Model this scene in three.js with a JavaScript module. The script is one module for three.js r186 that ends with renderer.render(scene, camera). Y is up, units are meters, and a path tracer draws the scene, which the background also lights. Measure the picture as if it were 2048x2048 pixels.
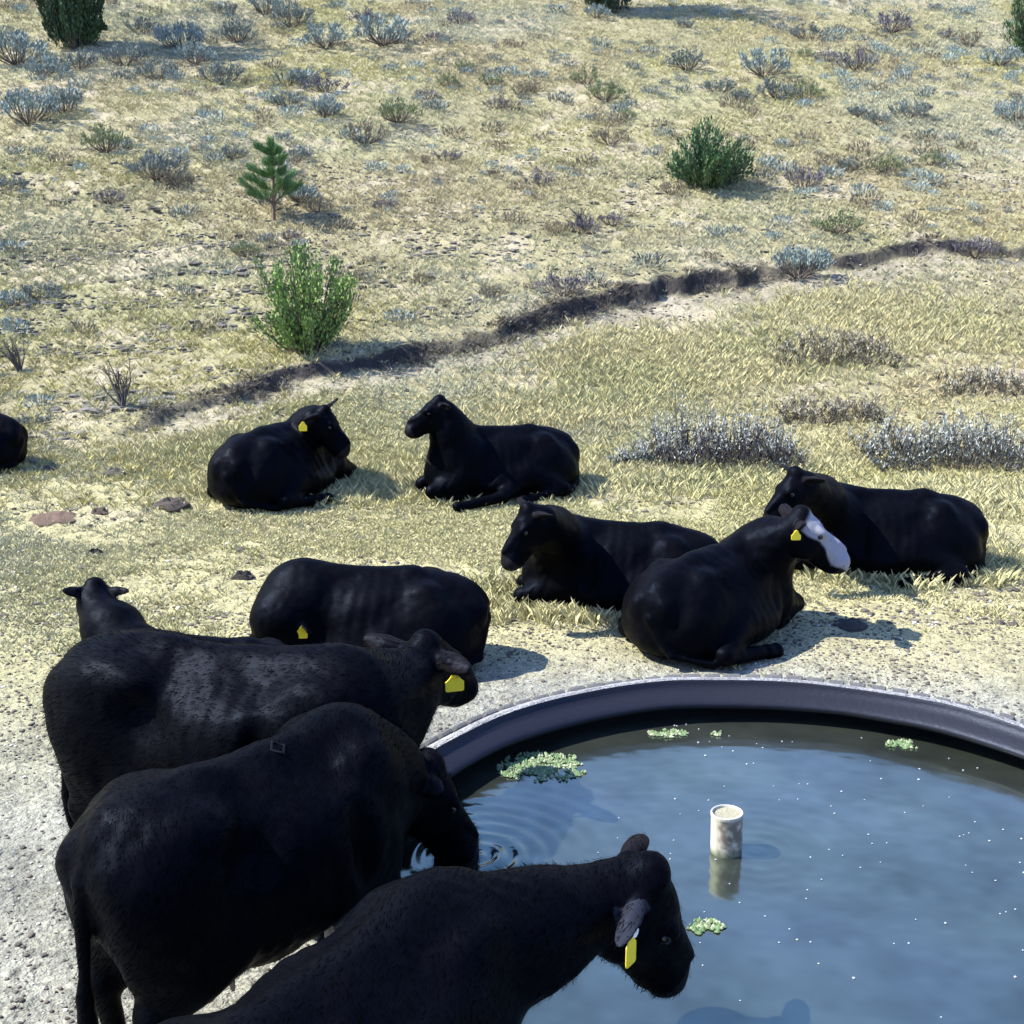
import * as THREE from 'three';
import { mergeGeometries } from 'three/addons/utils/BufferGeometryUtils.js';
import { RoundedBoxGeometry } from 'three/addons/geometries/RoundedBoxGeometry.js';

// ---------------------------------------------------------------- camera, sky, sun, exposure
const scene = new THREE.Scene();
const CAM_H = 3.1, PITCH = 14 * Math.PI / 180, FOCAL = 2600;            // focal length in units of a 2048-pixel frame
const camera = new THREE.PerspectiveCamera(2 * Math.atan(1024 / FOCAL) * 180 / Math.PI, 1, 0.1, 2500);
camera.position.set(0, CAM_H, 0);
camera.rotation.set(-PITCH, 0, 0);
scene.add(camera);
const renderer = new THREE.WebGLRenderer({ antialias: true });
renderer.setSize(1024, 1024);
renderer.toneMapping = THREE.LinearToneMapping;
renderer.toneMappingExposure = 2.65;
renderer.shadowMap.enabled = true;
const SUN = new THREE.Vector3(-0.74, 0.82, -0.03).normalize();
{
  const w = 512, h = 256, a = new Float32Array(w * h * 4), L = new THREE.Vector3();
  for (let j = 0; j < h; j++) for (let i = 0; i < w; i++) {
    const el = ((j + 0.5) / h - 0.5) * Math.PI, az = ((i + 0.5) / w - 0.5) * 2 * Math.PI;
    L.set(Math.cos(el) * Math.cos(az), Math.sin(el), Math.cos(el) * Math.sin(az));
    const s = Math.max(0, Math.sin(Math.max(el, 0))), hz = Math.pow(1 - s, 3);
    const g = Math.max(0, L.dot(SUN)), glow = 0.12 * Math.pow(g, 6) + 0.25 * Math.pow(g, 40);
    const k = 4 * (j * w + i);
    a[k] = 0.10 + 0.34 * hz + glow; a[k + 1] = 0.20 + 0.38 * hz + glow; a[k + 2] = 0.52 + 0.28 * hz + glow * 0.9; a[k + 3] = 1;
  }
  const t = new THREE.DataTexture(a, w, h, THREE.RGBAFormat, THREE.FloatType);
  t.mapping = THREE.EquirectangularReflectionMapping; t.magFilter = t.minFilter = THREE.LinearFilter; t.needsUpdate = true;
  scene.background = t; scene.environment = t;
  scene.environmentIntensity = 1; scene.backgroundIntensity = 1;
}
const sun = new THREE.DirectionalLight(new THREE.Color(1.0, 0.965, 0.90), 4.8);
sun.position.copy(SUN).multiplyScalar(60).add(new THREE.Vector3(0, 0, -15));
sun.target.position.set(0, 0, -15); sun.castShadow = true;
Object.assign(sun.shadow.camera, { left: -40, right: 40, top: 40, bottom: -40, near: 1, far: 160 });
sun.shadow.mapSize.set(4096, 4096);
scene.add(sun, sun.target);

// ---------------------------------------------------------------- helpers
function rng(seed) { let s = seed >>> 0; return () => { s = (s + 0x6D2B79F5) | 0; let t = Math.imul(s ^ (s >>> 15), 1 | s); t = (t + Math.imul(t ^ (t >>> 7), 61 | t)) ^ t; return ((t ^ (t >>> 14)) >>> 0) / 4294967296; }; }
const clamp = (x, a, b) => x < a ? a : x > b ? b : x, mix = (a, b, t) => a + (b - a) * t;
const sstep = (a, b, x) => { const t = clamp((x - a) / (b - a), 0, 1); return t * t * (3 - 2 * t); };
const hash = (x, y, z) => { let h = (Math.imul(x, 374761393) + Math.imul(y, 668265263) + Math.imul(z, 2147483647 ^ 0x5bd1e995)) | 0; h = Math.imul(h ^ (h >>> 13), 1274126177); return ((h ^ (h >>> 16)) >>> 0) / 4294967296; };
function vnoise(x, y, z = 0, per = 0) {
  const xi = Math.floor(x), yi = Math.floor(y), zi = Math.floor(z), fx = x - xi, fy = y - yi, fz = z - zi;
  const ux = fx * fx * (3 - 2 * fx), uy = fy * fy * (3 - 2 * fy), uz = fz * fz * (3 - 2 * fz);
  const w = v => per ? ((v % per) + per) % per : v, x0 = w(xi), x1 = w(xi + 1), y0 = w(yi), y1 = w(yi + 1);
  const l0 = mix(mix(hash(x0, y0, zi), hash(x1, y0, zi), ux), mix(hash(x0, y1, zi), hash(x1, y1, zi), ux), uy);
  if (fz === 0) return l0;
  return mix(l0, mix(mix(hash(x0, y0, zi + 1), hash(x1, y0, zi + 1), ux), mix(hash(x0, y1, zi + 1), hash(x1, y1, zi + 1), ux), uy), uz);
}
const fbm = (x, y, z, n) => { let s = 0, a = 0.5; for (let i = 0; i < n; i++) { s += a * vnoise(x, y, z); x *= 2.03; y *= 2.03; z *= 2.03; a *= 0.5; } return s / (1 - a * 2); };
const V = (x, y, z) => new THREE.Vector3(x, y, z);
const used = {};
function numbered(name) { const n = used[name] = (used[name] ?? -1) + 1; return n ? `${name}_${String(n).padStart(3, '0')}` : name; }
function tag(o, label, category, group, kind) {
  if (label) o.userData.label = label; if (category) o.userData.category = category;
  if (group) o.userData.group = group; if (kind) o.userData.kind = kind; return o;
}
function thing(name, label, category, group) { const g = new THREE.Group(); g.name = numbered(name); tag(g, label, category, group); scene.add(g); return g; }
function part(name, geo, mat, parent) { const m = new THREE.Mesh(geo, mat); m.name = name; m.castShadow = m.receiveShadow = true; parent.add(m); return m; }
function top(name, geo, mat, label, category, group, kind) { const m = new THREE.Mesh(geo, mat); m.name = numbered(name); m.castShadow = m.receiveShadow = true; tag(m, label, category, group, kind); scene.add(m); return m; }
function geom(pos, idx, nor, col, uv) {
  const g = new THREE.BufferGeometry();
  g.setAttribute('position', new THREE.BufferAttribute(pos instanceof Float32Array ? pos : new Float32Array(pos), 3));
  if (idx) g.setIndex(new THREE.BufferAttribute(idx instanceof Uint32Array ? idx : new Uint32Array(idx), 1));
  if (nor) g.setAttribute('normal', new THREE.BufferAttribute(new Float32Array(nor), 3)); else g.computeVertexNormals();
  if (col) g.setAttribute('color', new THREE.BufferAttribute(new Float32Array(col), 3));
  if (uv) g.setAttribute('uv', new THREE.BufferAttribute(new Float32Array(uv), 2));
  return g;
}
function dataTex(n, fn, srgb) {
  const a = new Uint8Array(n * n * 4);
  for (let j = 0; j < n; j++) for (let i = 0; i < n; i++) { const c = fn(i, j); a[4 * (j * n + i)] = clamp(c[0] * 255, 0, 255); a[4 * (j * n + i) + 1] = clamp(c[1] * 255, 0, 255); a[4 * (j * n + i) + 2] = clamp(c[2] * 255, 0, 255); a[4 * (j * n + i) + 3] = 255; }
  const t = new THREE.DataTexture(a, n, n); t.wrapS = t.wrapT = THREE.RepeatWrapping; t.magFilter = THREE.LinearFilter; t.minFilter = THREE.LinearMipmapLinearFilter; t.generateMipmaps = true;
  if (srgb) t.colorSpace = THREE.SRGBColorSpace; t.needsUpdate = true; return t;
}
const std = o => new THREE.MeshStandardMaterial(o);

// ---------------------------------------------------------------- terrain: flat yard by the tank, then a hillside with a cut trail
const TROUGH = { x: 1.14, d: 4.72, R: 1.73, water: 0.39 };
function baseHeight(x, d) {
  const e = clamp(d, 11, 22), t = (e - 11) / 11, s = 0.33 * 11 * (t * t * t - t * t * t * t / 2);
  let y = s + 0.33 * Math.max(0, Math.min(d, 95) - 22);
  y += 0.25 * sstep(14, 26, d) * (fbm(x * 0.13 + 7, d * 0.13, 0, 3) - 0.5) * 2;
  return y;
}
function ray(px, py) { const v = V((px - 1024) / FOCAL, -(py - 1024) / FOCAL, -1); return v.applyEuler(camera.rotation).normalize(); }
function onHeight(px, py, y) { const r = ray(px, py), t = (y - CAM_H) / r.y; return V(r.x * t, y, r.z * t); }
function onGround(px, py, f = baseHeight) {
  const r = ray(px, py); let t = 1.5, step = 0.1;
  for (; t < 400; t += step) { if (CAM_H + r.y * t < f(r.x * t, -r.z * t)) break; step = 0.02 + t * 0.004; }
  let a = t - step, b = t; for (let i = 0; i < 20; i++) { const m = (a + b) / 2; if (CAM_H + r.y * m < f(r.x * m, -r.z * m)) b = m; else a = m; }
  return V(r.x * b, f(r.x * b, -r.z * b), r.z * b);
}
const BANK = [[140, 905], [280, 852], [390, 815], [480, 790], [560, 765], [650, 742], [800, 722], [880, 700], [960, 682], [1040, 660], [1100, 640], [1200, 614], [1330, 592], [1480, 566], [1600, 542], [1750, 518], [1880, 497], [2000, 500], [2180, 505]]
  .map(([x, y]) => { const p = onGround(x, y); return [p.x, -p.z]; });
const bankLen = [0]; for (let i = 1; i < BANK.length; i++) bankLen[i] = bankLen[i - 1] + Math.hypot(BANK[i][0] - BANK[i - 1][0], BANK[i][1] - BANK[i - 1][1]);
function bankAt(x, d) {                                   // signed distance (positive uphill) and arc length along the trail cut
  let best = 1e9, sgn = 1, along = 0;
  for (let i = 0; i < BANK.length - 1; i++) {
    const [ax, ay] = BANK[i], [bx, by] = BANK[i + 1], ex = bx - ax, ey = by - ay, t = clamp(((x - ax) * ex + (d - ay) * ey) / (ex * ex + ey * ey), 0, 1);
    const dx = x - ax - ex * t, dy = d - ay - ey * t, q = dx * dx + dy * dy;
    if (q < best) { best = q; sgn = ex * dy - ey * dx > 0 ? 1 : -1; along = bankLen[i] + t * (bankLen[i + 1] - bankLen[i]); }
  }
  return [Math.sqrt(best) * sgn, along];
}
const BL = bankLen[BANK.length - 1];
const bankRise = s => (0.08 + 0.075 * sstep(4, 11, s) - 0.07 * sstep(11.5, 15, s)) * sstep(0, 2.2, s) * (0.4 + 1.2 * vnoise(s * 1.5, 3.3)) ;
function cutAt(x, d) { const [b, s] = bankAt(x, d); return [Math.abs(b) < 5 ? b + (vnoise(s * 1.1, 9.7) - 0.5) * 0.22 + (vnoise(s * 3.1, 0.7) - 0.5) * 0.25 + (vnoise(x * 9, d * 9, 5.7) - 0.5) * 0.12 : b, s]; }
function height(x, d) {
  let y = baseHeight(x, d);
  if (d > 10 && d < 34 && Math.abs(x) < 22) {
    const [b, s] = cutAt(x, d);
    if (Math.abs(b) < 5) {
      const r = bankRise(s);
      y += r * sstep(-0.05, 0.11, b) * (1 - sstep(0.3, 4, b)) - 0.06 * sstep(0, 1.5, s) * sstep(-0.9, -0.15, b) * (1 - sstep(-0.1, 0.05, b));
    }
  }
  const wild = sstep(8, 13, d), near = 1 - sstep(9, 14, d);
  if (d > 1 && d < 70) {
    const pug = fbm(x * 3.1, d * 4.6, 1.5, 3) - 0.5;        // hoof-trodden hummocks
    y += pug * (0.028 + 0.10 * wild * (0.45 + 0.55 * sstep(0.4, 0.62, vnoise(x * 0.23 + 3, d * 0.23)) + 0.5 * sstep(2, -5, x))) ;
    y += (vnoise(x * 9, d * 9, 4.5) - 0.5) * (0.018 + 0.02 * wild);
    const ridge = Math.hypot(x - TROUGH.x, d - TROUGH.d);
    y -= near * 0.02 * (1 - sstep(1.95, 3.2, ridge));
  }
  return y;
}
const ground = (px, py) => { const p = onGround(px, py); p.y = height(p.x, -p.z); return p; };

const TEX = {};
TEX.ground = dataTex(1024, (i, j) => {
  const u = i / 1024, v = j / 1024;
  const f = (n, o) => vnoise(u * n + 0, v * n + 0, o, n);
  let c = 0.60 + 0.20 * (f(16, 1) - 0.5) + 0.22 * (f(48, 2) - 0.5) + 0.26 * (f(128, 3) - 0.5) + 0.26 * (f(320, 4) - 0.5);
  const str = vnoise(u * 220, v * 40, 6, 0) * 0 + f(256, 7), straw = sstep(0.70, 0.86, str) * sstep(0.35, 0.6, f(40, 8));
  const dark = sstep(0.70, 0.85, f(96, 9)) * sstep(0.3, 0.55, f(24, 10));
  c = c * (1 - 0.45 * dark) + straw * 0.22;
  return [c * 1.02 + straw * 0.05, c + straw * 0.03, c * 0.94 - straw * 0.05];
}, false);
TEX.groundBump = dataTex(1024, (i, j) => {
  const u = i / 1024, v = j / 1024, f = (n, o) => vnoise(u * n, v * n, o, n);
  const c = 0.35 * f(20, 21) + 0.3 * f(64, 22) + 0.2 * f(160, 23) + 0.15 * f(400, 24); return [c, c, c];
});
TEX.murk = dataTex(256, (i, j) => { const u = i / 256, v = j / 256, f = (n, o) => vnoise(u * n, v * n, o, n), c = 0.76 + 0.26 * (f(4, 41) - 0.5) + 0.18 * (f(10, 42) - 0.5) + 0.16 * (f(32, 43) - 0.5); return [c, c * (0.98 + 0.04 * f(5, 44)), c * (0.9 + 0.12 * f(6, 45))]; });
TEX.fur = dataTex(512, (i, j) => {
  const u = i / 512, v = j / 512;
  const w = 5 * vnoise(u * 6, v * 6, 1, 6), c = 0.5 * vnoise(u * 40 + w, v * 160 + w * 2, 31, 0) + 0.3 * vnoise(u * 24, v * 48, 32, 0) + 0.2 * vnoise(u * 128, v * 256, 33, 0); return [c, c, c];
});

function groundTint(x, d) {                                 // tint of soil and thatch: pale trodden dust by the tank, straw yard, grey-tan hillside
  const n1 = fbm(x * 0.35, d * 0.35, 2.2, 3), n2 = fbm(x * 1.3 + 9, d * 1.3, 5.1, 3), n3 = fbm(x * 0.12 + 40, d * 0.12, 8.1, 2);
  const dust = [0.315, 0.318, 0.272], straw = [0.465, 0.43, 0.23], hill = [0.37, 0.335, 0.185], green = [0.365, 0.36, 0.18], bare = [0.44, 0.385, 0.27];
  const tr = Math.hypot(x - TROUGH.x, d - TROUGH.d);
  let wDust = clamp(1 - sstep(6.2, 9.6, d + (n1 - 0.5) * 3) + (1 - sstep(2.4, 4.0, tr)) , 0, 1);
  wDust = Math.max(wDust, 0.7 * sstep(-3.2, -6, x) * (1 - sstep(8, 12, d)));
  let c = [0, 1, 2].map(i => mix(straw[i], hill[i], sstep(13, 17.5, d + (n1 - 0.5) * 4)));
  c = c.map((v, i) => mix(v, green[i], 0.55 * sstep(0.52, 0.7, n1) + 0.25 * sstep(0.5, 0.6, n3) * sstep(20, 34, d)));
  c = c.map((v, i) => mix(v, bare[i], 0.8 * sstep(0.52, 0.68, n2) * sstep(10, 14, d)));
  c = c.map((v, i) => mix(v, dust[i], wDust));
  const k = 0.8 + 0.42 * n2;
  if (d > 10 && d < 34 && Math.abs(x) < 22) {
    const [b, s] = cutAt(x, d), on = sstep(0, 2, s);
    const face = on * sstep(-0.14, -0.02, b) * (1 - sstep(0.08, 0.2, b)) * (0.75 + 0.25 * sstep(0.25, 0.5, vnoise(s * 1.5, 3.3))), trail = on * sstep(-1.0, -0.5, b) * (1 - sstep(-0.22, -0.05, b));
    c = c.map((v, i) => mix(mix(v, [0.35, 0.315, 0.265][i], 0.6 * trail), [0.036, 0.030, 0.030][i], face));  // cut face: dark soil with its shade painted into the colour
  }
  return c.map(v => v * k);
}
const GROUND_MAT = std({ vertexColors: true, map: TEX.ground, bumpMap: TEX.groundBump, bumpScale: 0.035, roughness: 0.95 });
{
  const us = [], ds = [], A = 6;
  for (let u = 0; u < 0.40; u += 0.0032) us.push(u); for (let u = 0.40, s = 0.006; u < 12; u += s, s *= 1.12) us.push(u);
  const U = [...us.slice(1).reverse().map(v => -v), ...us];
  for (let q = 0.3; q < 8.2; q *= 1.13) ds.push(q - A); for (let q = 8.2; q < 52; q *= 1.0029) ds.push(q - A); for (let q = 52; q < 1400; q *= 1.06) ds.push(q - A);
  const nu = U.length, nd = ds.length, pos = new Float32Array(nu * nd * 3), col = new Float32Array(nu * nd * 3), uv = new Float32Array(nu * nd * 2), idx = [];
  for (let j = 0, k = 0; j < nd; j++) for (let i = 0; i < nu; i++, k++) {
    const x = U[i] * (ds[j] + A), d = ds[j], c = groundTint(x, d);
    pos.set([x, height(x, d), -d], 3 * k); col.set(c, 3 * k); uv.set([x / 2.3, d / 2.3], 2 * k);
    if (i && j) { const a = k - nu - 1, b = k - nu, e = k - 1; idx.push(a, b, k, a, k, e); }
  }
  top('ground', geom(pos, new Uint32Array(idx), null, col, uv), GROUND_MAT, 'dry trampled yard rising into a sparse grassy hillside', 'ground', null, 'structure');
}

// ---------------------------------------------------------------- cattle: one smooth body each, meshed from a field of tapered limbs
function meshField(prims, lo, hi, cell, clip, lumps) {
  const nx = Math.ceil((hi.x - lo.x) / cell) + 1, ny = Math.ceil((hi.y - lo.y) / cell) + 1, nz = Math.ceil((hi.z - lo.z) / cell) + 1;
  const F = new Float32Array(nx * ny * nz).fill(0.4);
  for (const p of prims) {
    const m = 0.1 + p.k; let b0, b1;
    if (p.b) { b0 = V(Math.min(p.a.x - p.ra, p.b.x - p.rb) - m, Math.min(p.a.y - p.ra, p.b.y - p.rb) - m, Math.min(p.a.z - p.ra, p.b.z - p.rb) - m); b1 = V(Math.max(p.a.x + p.ra, p.b.x + p.rb) + m, Math.max(p.a.y + p.ra, p.b.y + p.rb) + m, Math.max(p.a.z + p.ra, p.b.z + p.rb) + m); }
    else { const r = Math.max(p.r.x, p.r.y, p.r.z) + m; const e = p.ax ? V(r, r, r) : V(p.r.x + m, p.r.y + m, p.r.z + m); b0 = p.c.clone().sub(e); b1 = p.c.clone().add(e); }
    const i0 = Math.max(0, Math.ceil((b0.x - lo.x) / cell)), i1 = Math.min(nx - 1, Math.floor((b1.x - lo.x) / cell)), j0 = Math.max(0, Math.ceil((b0.y - lo.y) / cell)), j1 = Math.min(ny - 1, Math.floor((b1.y - lo.y) / cell)), k0 = Math.max(0, Math.ceil((b0.z - lo.z) / cell)), k1 = Math.min(nz - 1, Math.floor((b1.z - lo.z) / cell));
    for (let k = k0; k <= k1; k++) for (let j = j0; j <= j1; j++) for (let i = i0; i <= i1; i++) {
      const x = lo.x + i * cell, y = lo.y + j * cell, z = lo.z + k * cell; let d;
      if (p.b) {
        const bx = p.b.x - p.a.x, by = p.b.y - p.a.y, bz = p.b.z - p.a.z, qx = x - p.a.x, qy = y - p.a.y, qz = z - p.a.z;
        const t = clamp((qx * bx + qy * by + qz * bz) / (bx * bx + by * by + bz * bz), 0, 1);
        d = Math.hypot(qx - bx * t, qy - by * t, qz - bz * t) - mix(p.ra, p.rb, t);
      } else {
        let qx = x - p.c.x, qy = y - p.c.y, qz = z - p.c.z;
        if (p.ax) { const [u, v, w] = p.ax, a = qx * u.x + qy * u.y + qz * u.z, b = qx * v.x + qy * v.y + qz * v.z, c = qx * w.x + qy * w.y + qz * w.z; qx = a; qy = b; qz = c; }
        const a = qx / p.r.x, b = qy / p.r.y, c = qz / p.r.z, n0 = Math.hypot(a, b, c), n1 = Math.hypot(a / p.r.x, b / p.r.y, c / p.r.z);
        d = n1 < 1e-9 ? -Math.min(p.r.x, p.r.y, p.r.z) : n0 * (n0 - 1) / n1;
      }
      const at = (k * ny + j) * nx + i, f = F[at];
      if (p.sub) { const e = -d, h = Math.max(p.k - Math.abs(f - e), 0); F[at] = Math.max(f, e) + h * h / (4 * p.k); }
      else { const h = Math.max(p.k - Math.abs(f - d), 0); F[at] = Math.min(f, d) - h * h / (4 * p.k); }
    }
  }
  for (let k = 0, at = 0; k < nz; k++) for (let j = 0; j < ny; j++) for (let i = 0; i < nx; i++, at++) {
    const x = lo.x + i * cell, y = lo.y + j * cell, z = lo.z + k * cell;
    if (Math.abs(F[at]) < 0.05) F[at] += lumps(x, y, z);
    if (clip) { const s = Math.hypot(x - clip.c.x, y - clip.c.y, z - clip.c.z) - clip.R; if (clip.inside ? s > 0 : s < 0) F[at] += 0.0035 * Math.min(1, Math.abs(s) / (1.6 * cell)); F[at] = Math.max(F[at], (clip.inside ? s : -s) - 2.2 * cell); }
    if (!i || !j || !k || i === nx - 1 || j === ny - 1 || k === nz - 1) F[at] = Math.max(F[at], 0.01);
  }
  const id = new Int32Array(nx * ny * nz).fill(-1), pos = [], nor = [], idx = [], sx = 1, sy = nx, sz = nx * ny;
  const C = [0, sx, sy, sx + sy, sz, sx + sz, sy + sz, sx + sy + sz];
  const E = [[0, 1], [2, 3], [4, 5], [6, 7], [0, 2], [1, 3], [4, 6], [5, 7], [0, 4], [1, 5], [2, 6], [3, 7]];
  for (let k = 0; k < nz - 1; k++) for (let j = 0; j < ny - 1; j++) for (let i = 0; i < nx - 1; i++) {
    const at = k * sz + j * sy + i, n = (F[at] < 0) + (F[at + 1] < 0) + (F[at + sy] < 0) + (F[at + sy + 1] < 0) + (F[at + sz] < 0) + (F[at + sz + 1] < 0) + (F[at + sz + sy] < 0) + (F[at + sz + sy + 1] < 0);
    if (n === 0 || n === 8) continue;
    const f = C.map(c => F[at + c]);
    let x = 0, y = 0, z = 0, m = 0;
    for (const [a, b] of E) if ((f[a] < 0) !== (f[b] < 0)) { const t = f[a] / (f[a] - f[b]); x += mix(a & 1, b & 1, t); y += mix(a >> 1 & 1, b >> 1 & 1, t); z += mix(a >> 2 & 1, b >> 2 & 1, t); m++; }
    id[at] = pos.length / 3; pos.push(lo.x + (i + x / m) * cell, lo.y + (j + y / m) * cell, lo.z + (k + z / m) * cell);
    const gx = f[1] + f[3] + f[5] + f[7] - f[0] - f[2] - f[4] - f[6], gy = f[2] + f[3] + f[6] + f[7] - f[0] - f[1] - f[4] - f[5], gz = f[4] + f[5] + f[6] + f[7] - f[0] - f[1] - f[2] - f[3], g = Math.hypot(gx, gy, gz) || 1;
    nor.push(gx / g, gy / g, gz / g);
  }
  for (let k = 1; k < nz - 1; k++) for (let j = 1; j < ny - 1; j++) for (let i = 1; i < nx - 1; i++) {
    const at = k * sz + j * sy + i, s = F[at] < 0;
    if (s === (F[at + sx] < 0) && s === (F[at + sy] < 0) && s === (F[at + sz] < 0)) continue;
    for (const [ax, u, v] of [[sx, sy, sz], [sy, sz, sx], [sz, sx, sy]]) if (s !== (F[at + ax] < 0)) {
      const a = id[at], b = id[at - u], c = id[at - u - v], d = id[at - v];
      if (s) idx.push(a, b, c, a, c, d); else idx.push(a, c, b, a, d, c);
    }
  }
  return { pos, nor, idx };
}
const cap = (a, ra, b, rb, k = 0.06) => ({ a: V(...a), ra, b: V(...b), rb, k });
const ell = (c, r, k = 0.08, ax) => ({ c: V(...c), r: V(...r), k, ax });
const COAT = new THREE.MeshPhysicalMaterial({ vertexColors: true, roughness: 0.50, bumpMap: TEX.fur, bumpScale: 0.0008, specularIntensity: 0.085, specularColor: new THREE.Color(0.38, 0.55, 1.0), sheen: 0.006, sheenColor: new THREE.Color(0.25, 0.27, 0.45), sheenRoughness: 0.5 });
const EYE = std({ color: 0x0a0605, roughness: 0.08 });
const TAG_MAT = std({ color: new THREE.Color(0.80, 0.60, 0.02), roughness: 0.45 });
const TAG_INK = std({ color: 0x14120a, roughness: 0.6 });
const PALE = std({ color: new THREE.Color(0.75, 0.75, 0.72), roughness: 0.4 });

const HAIR = new THREE.MeshPhysicalMaterial({ color: 0xffffff, roughness: 0.7, specularIntensity: 0.02, specularColor: new THREE.Color(0.55, 0.68, 1.0), side: THREE.DoubleSide });
const HAIR_GEO = geom([-0.0014, 0, 0, 0.0014, 0, 0, 0.001, 0.014, 0.0004, -0.001, 0.014, 0.0004, 0, 0.026, 0.003], [0, 1, 2, 0, 2, 3, 3, 2, 4]);
function standing(o) {
  const P = [
    ell([-0.08, 0.86, 0], [0.66, 0.37, 0.36], 0.1), ell([0.40, 0.90, 0], [0.36, 0.38, 0.27], 0.12), ell([-0.62, 0.95, 0], [0.33, 0.31, 0.27], 0.12), ell([-0.15, 0.72, 0], [0.5, 0.30, 0.33], 0.1),
    cap([-0.80, 1.13, 0], 0.09, [-0.4, 1.17, 0], 0.09, 0.1), cap([-0.4, 1.17, 0], 0.09, [0.42, 1.20, 0], 0.08, 0.1), ell([0.42, 1.16, 0], [0.22, 0.12, 0.1], 0.12),
    cap([0.52, 0.70, 0], 0.2, [0.66, 0.74, 0], 0.15, 0.12),
  ];
  for (const s of [-1, 1]) P.push(
    ell([-0.50, 1.13, s * 0.20], [0.12, 0.07, 0.09], 0.14), ell([-0.90, 1.02, s * 0.11], [0.07, 0.08, 0.07], 0.1),
    ell([-0.66, 0.80, s * 0.17], [0.25, 0.36, 0.14], 0.18), cap([-0.46, 0.66, s * 0.2], 0.13, [-0.80, 0.46, s * 0.17], 0.065, 0.08), cap([-0.80, 0.46, s * 0.17], 0.062, [-0.74, 0.10, s * 0.17], 0.042, 0.04), cap([-0.74, 0.10, s * 0.17], 0.05, [-0.69, 0.035, s * 0.17], 0.062, 0.03),
    ell([0.40, 0.90, s * 0.21], [0.2, 0.32, 0.1], 0.1), cap([0.46, 0.70, s * 0.17], 0.12, [0.46, 0.40, s * 0.15], 0.062, 0.08), cap([0.46, 0.40, s * 0.15], 0.062, [0.46, 0.10, s * 0.15], 0.042, 0.03), cap([0.46, 0.10, s * 0.15], 0.048, [0.50, 0.035, s * 0.15], 0.06, 0.03),
    ell([0.1, 0.86, s * 0.28], [0.3, 0.22, 0.1], 0.14),
    { ...ell([-0.36, 1.03, s * 0.36], [0.11, 0.10, 0.09], 0.09), sub: true }, cap([0.30, 1.12, s * 0.15], 0.05, [0.46, 0.84, s * 0.27], 0.05, 0.08), { ...ell([0.22, 0.94, s * 0.40], [0.05, 0.18, 0.06], 0.08), sub: true },
  );
  const sw = o.tailSwing ?? 0;
  P.push(cap([-0.88, 1.12, 0], 0.05, [-0.97, 1.0, sw * 0.1], 0.032, 0.05), cap([-0.97, 1.0, sw * 0.1], 0.03, [-0.99, 0.55, sw * 0.5], 0.022, 0.03), ell([-0.99, 0.40, sw * 0.6], [0.045, 0.2, 0.045], 0.05));
  if (o.udder) P.push(ell([-0.36, 0.50, 0], [0.17, 0.13, 0.14], 0.06), ...[-1, 1].flatMap(s => [cap([-0.30, 0.42, s * 0.06], 0.025, [-0.30, 0.34, s * 0.07], 0.014, 0.02), cap([-0.42, 0.42, s * 0.06], 0.025, [-0.42, 0.35, s * 0.07], 0.014, 0.02)]));
  return { P, neck: V(0.50, 1.02, 0), neckR: 0.25, low: -0.02 };
}
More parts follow.
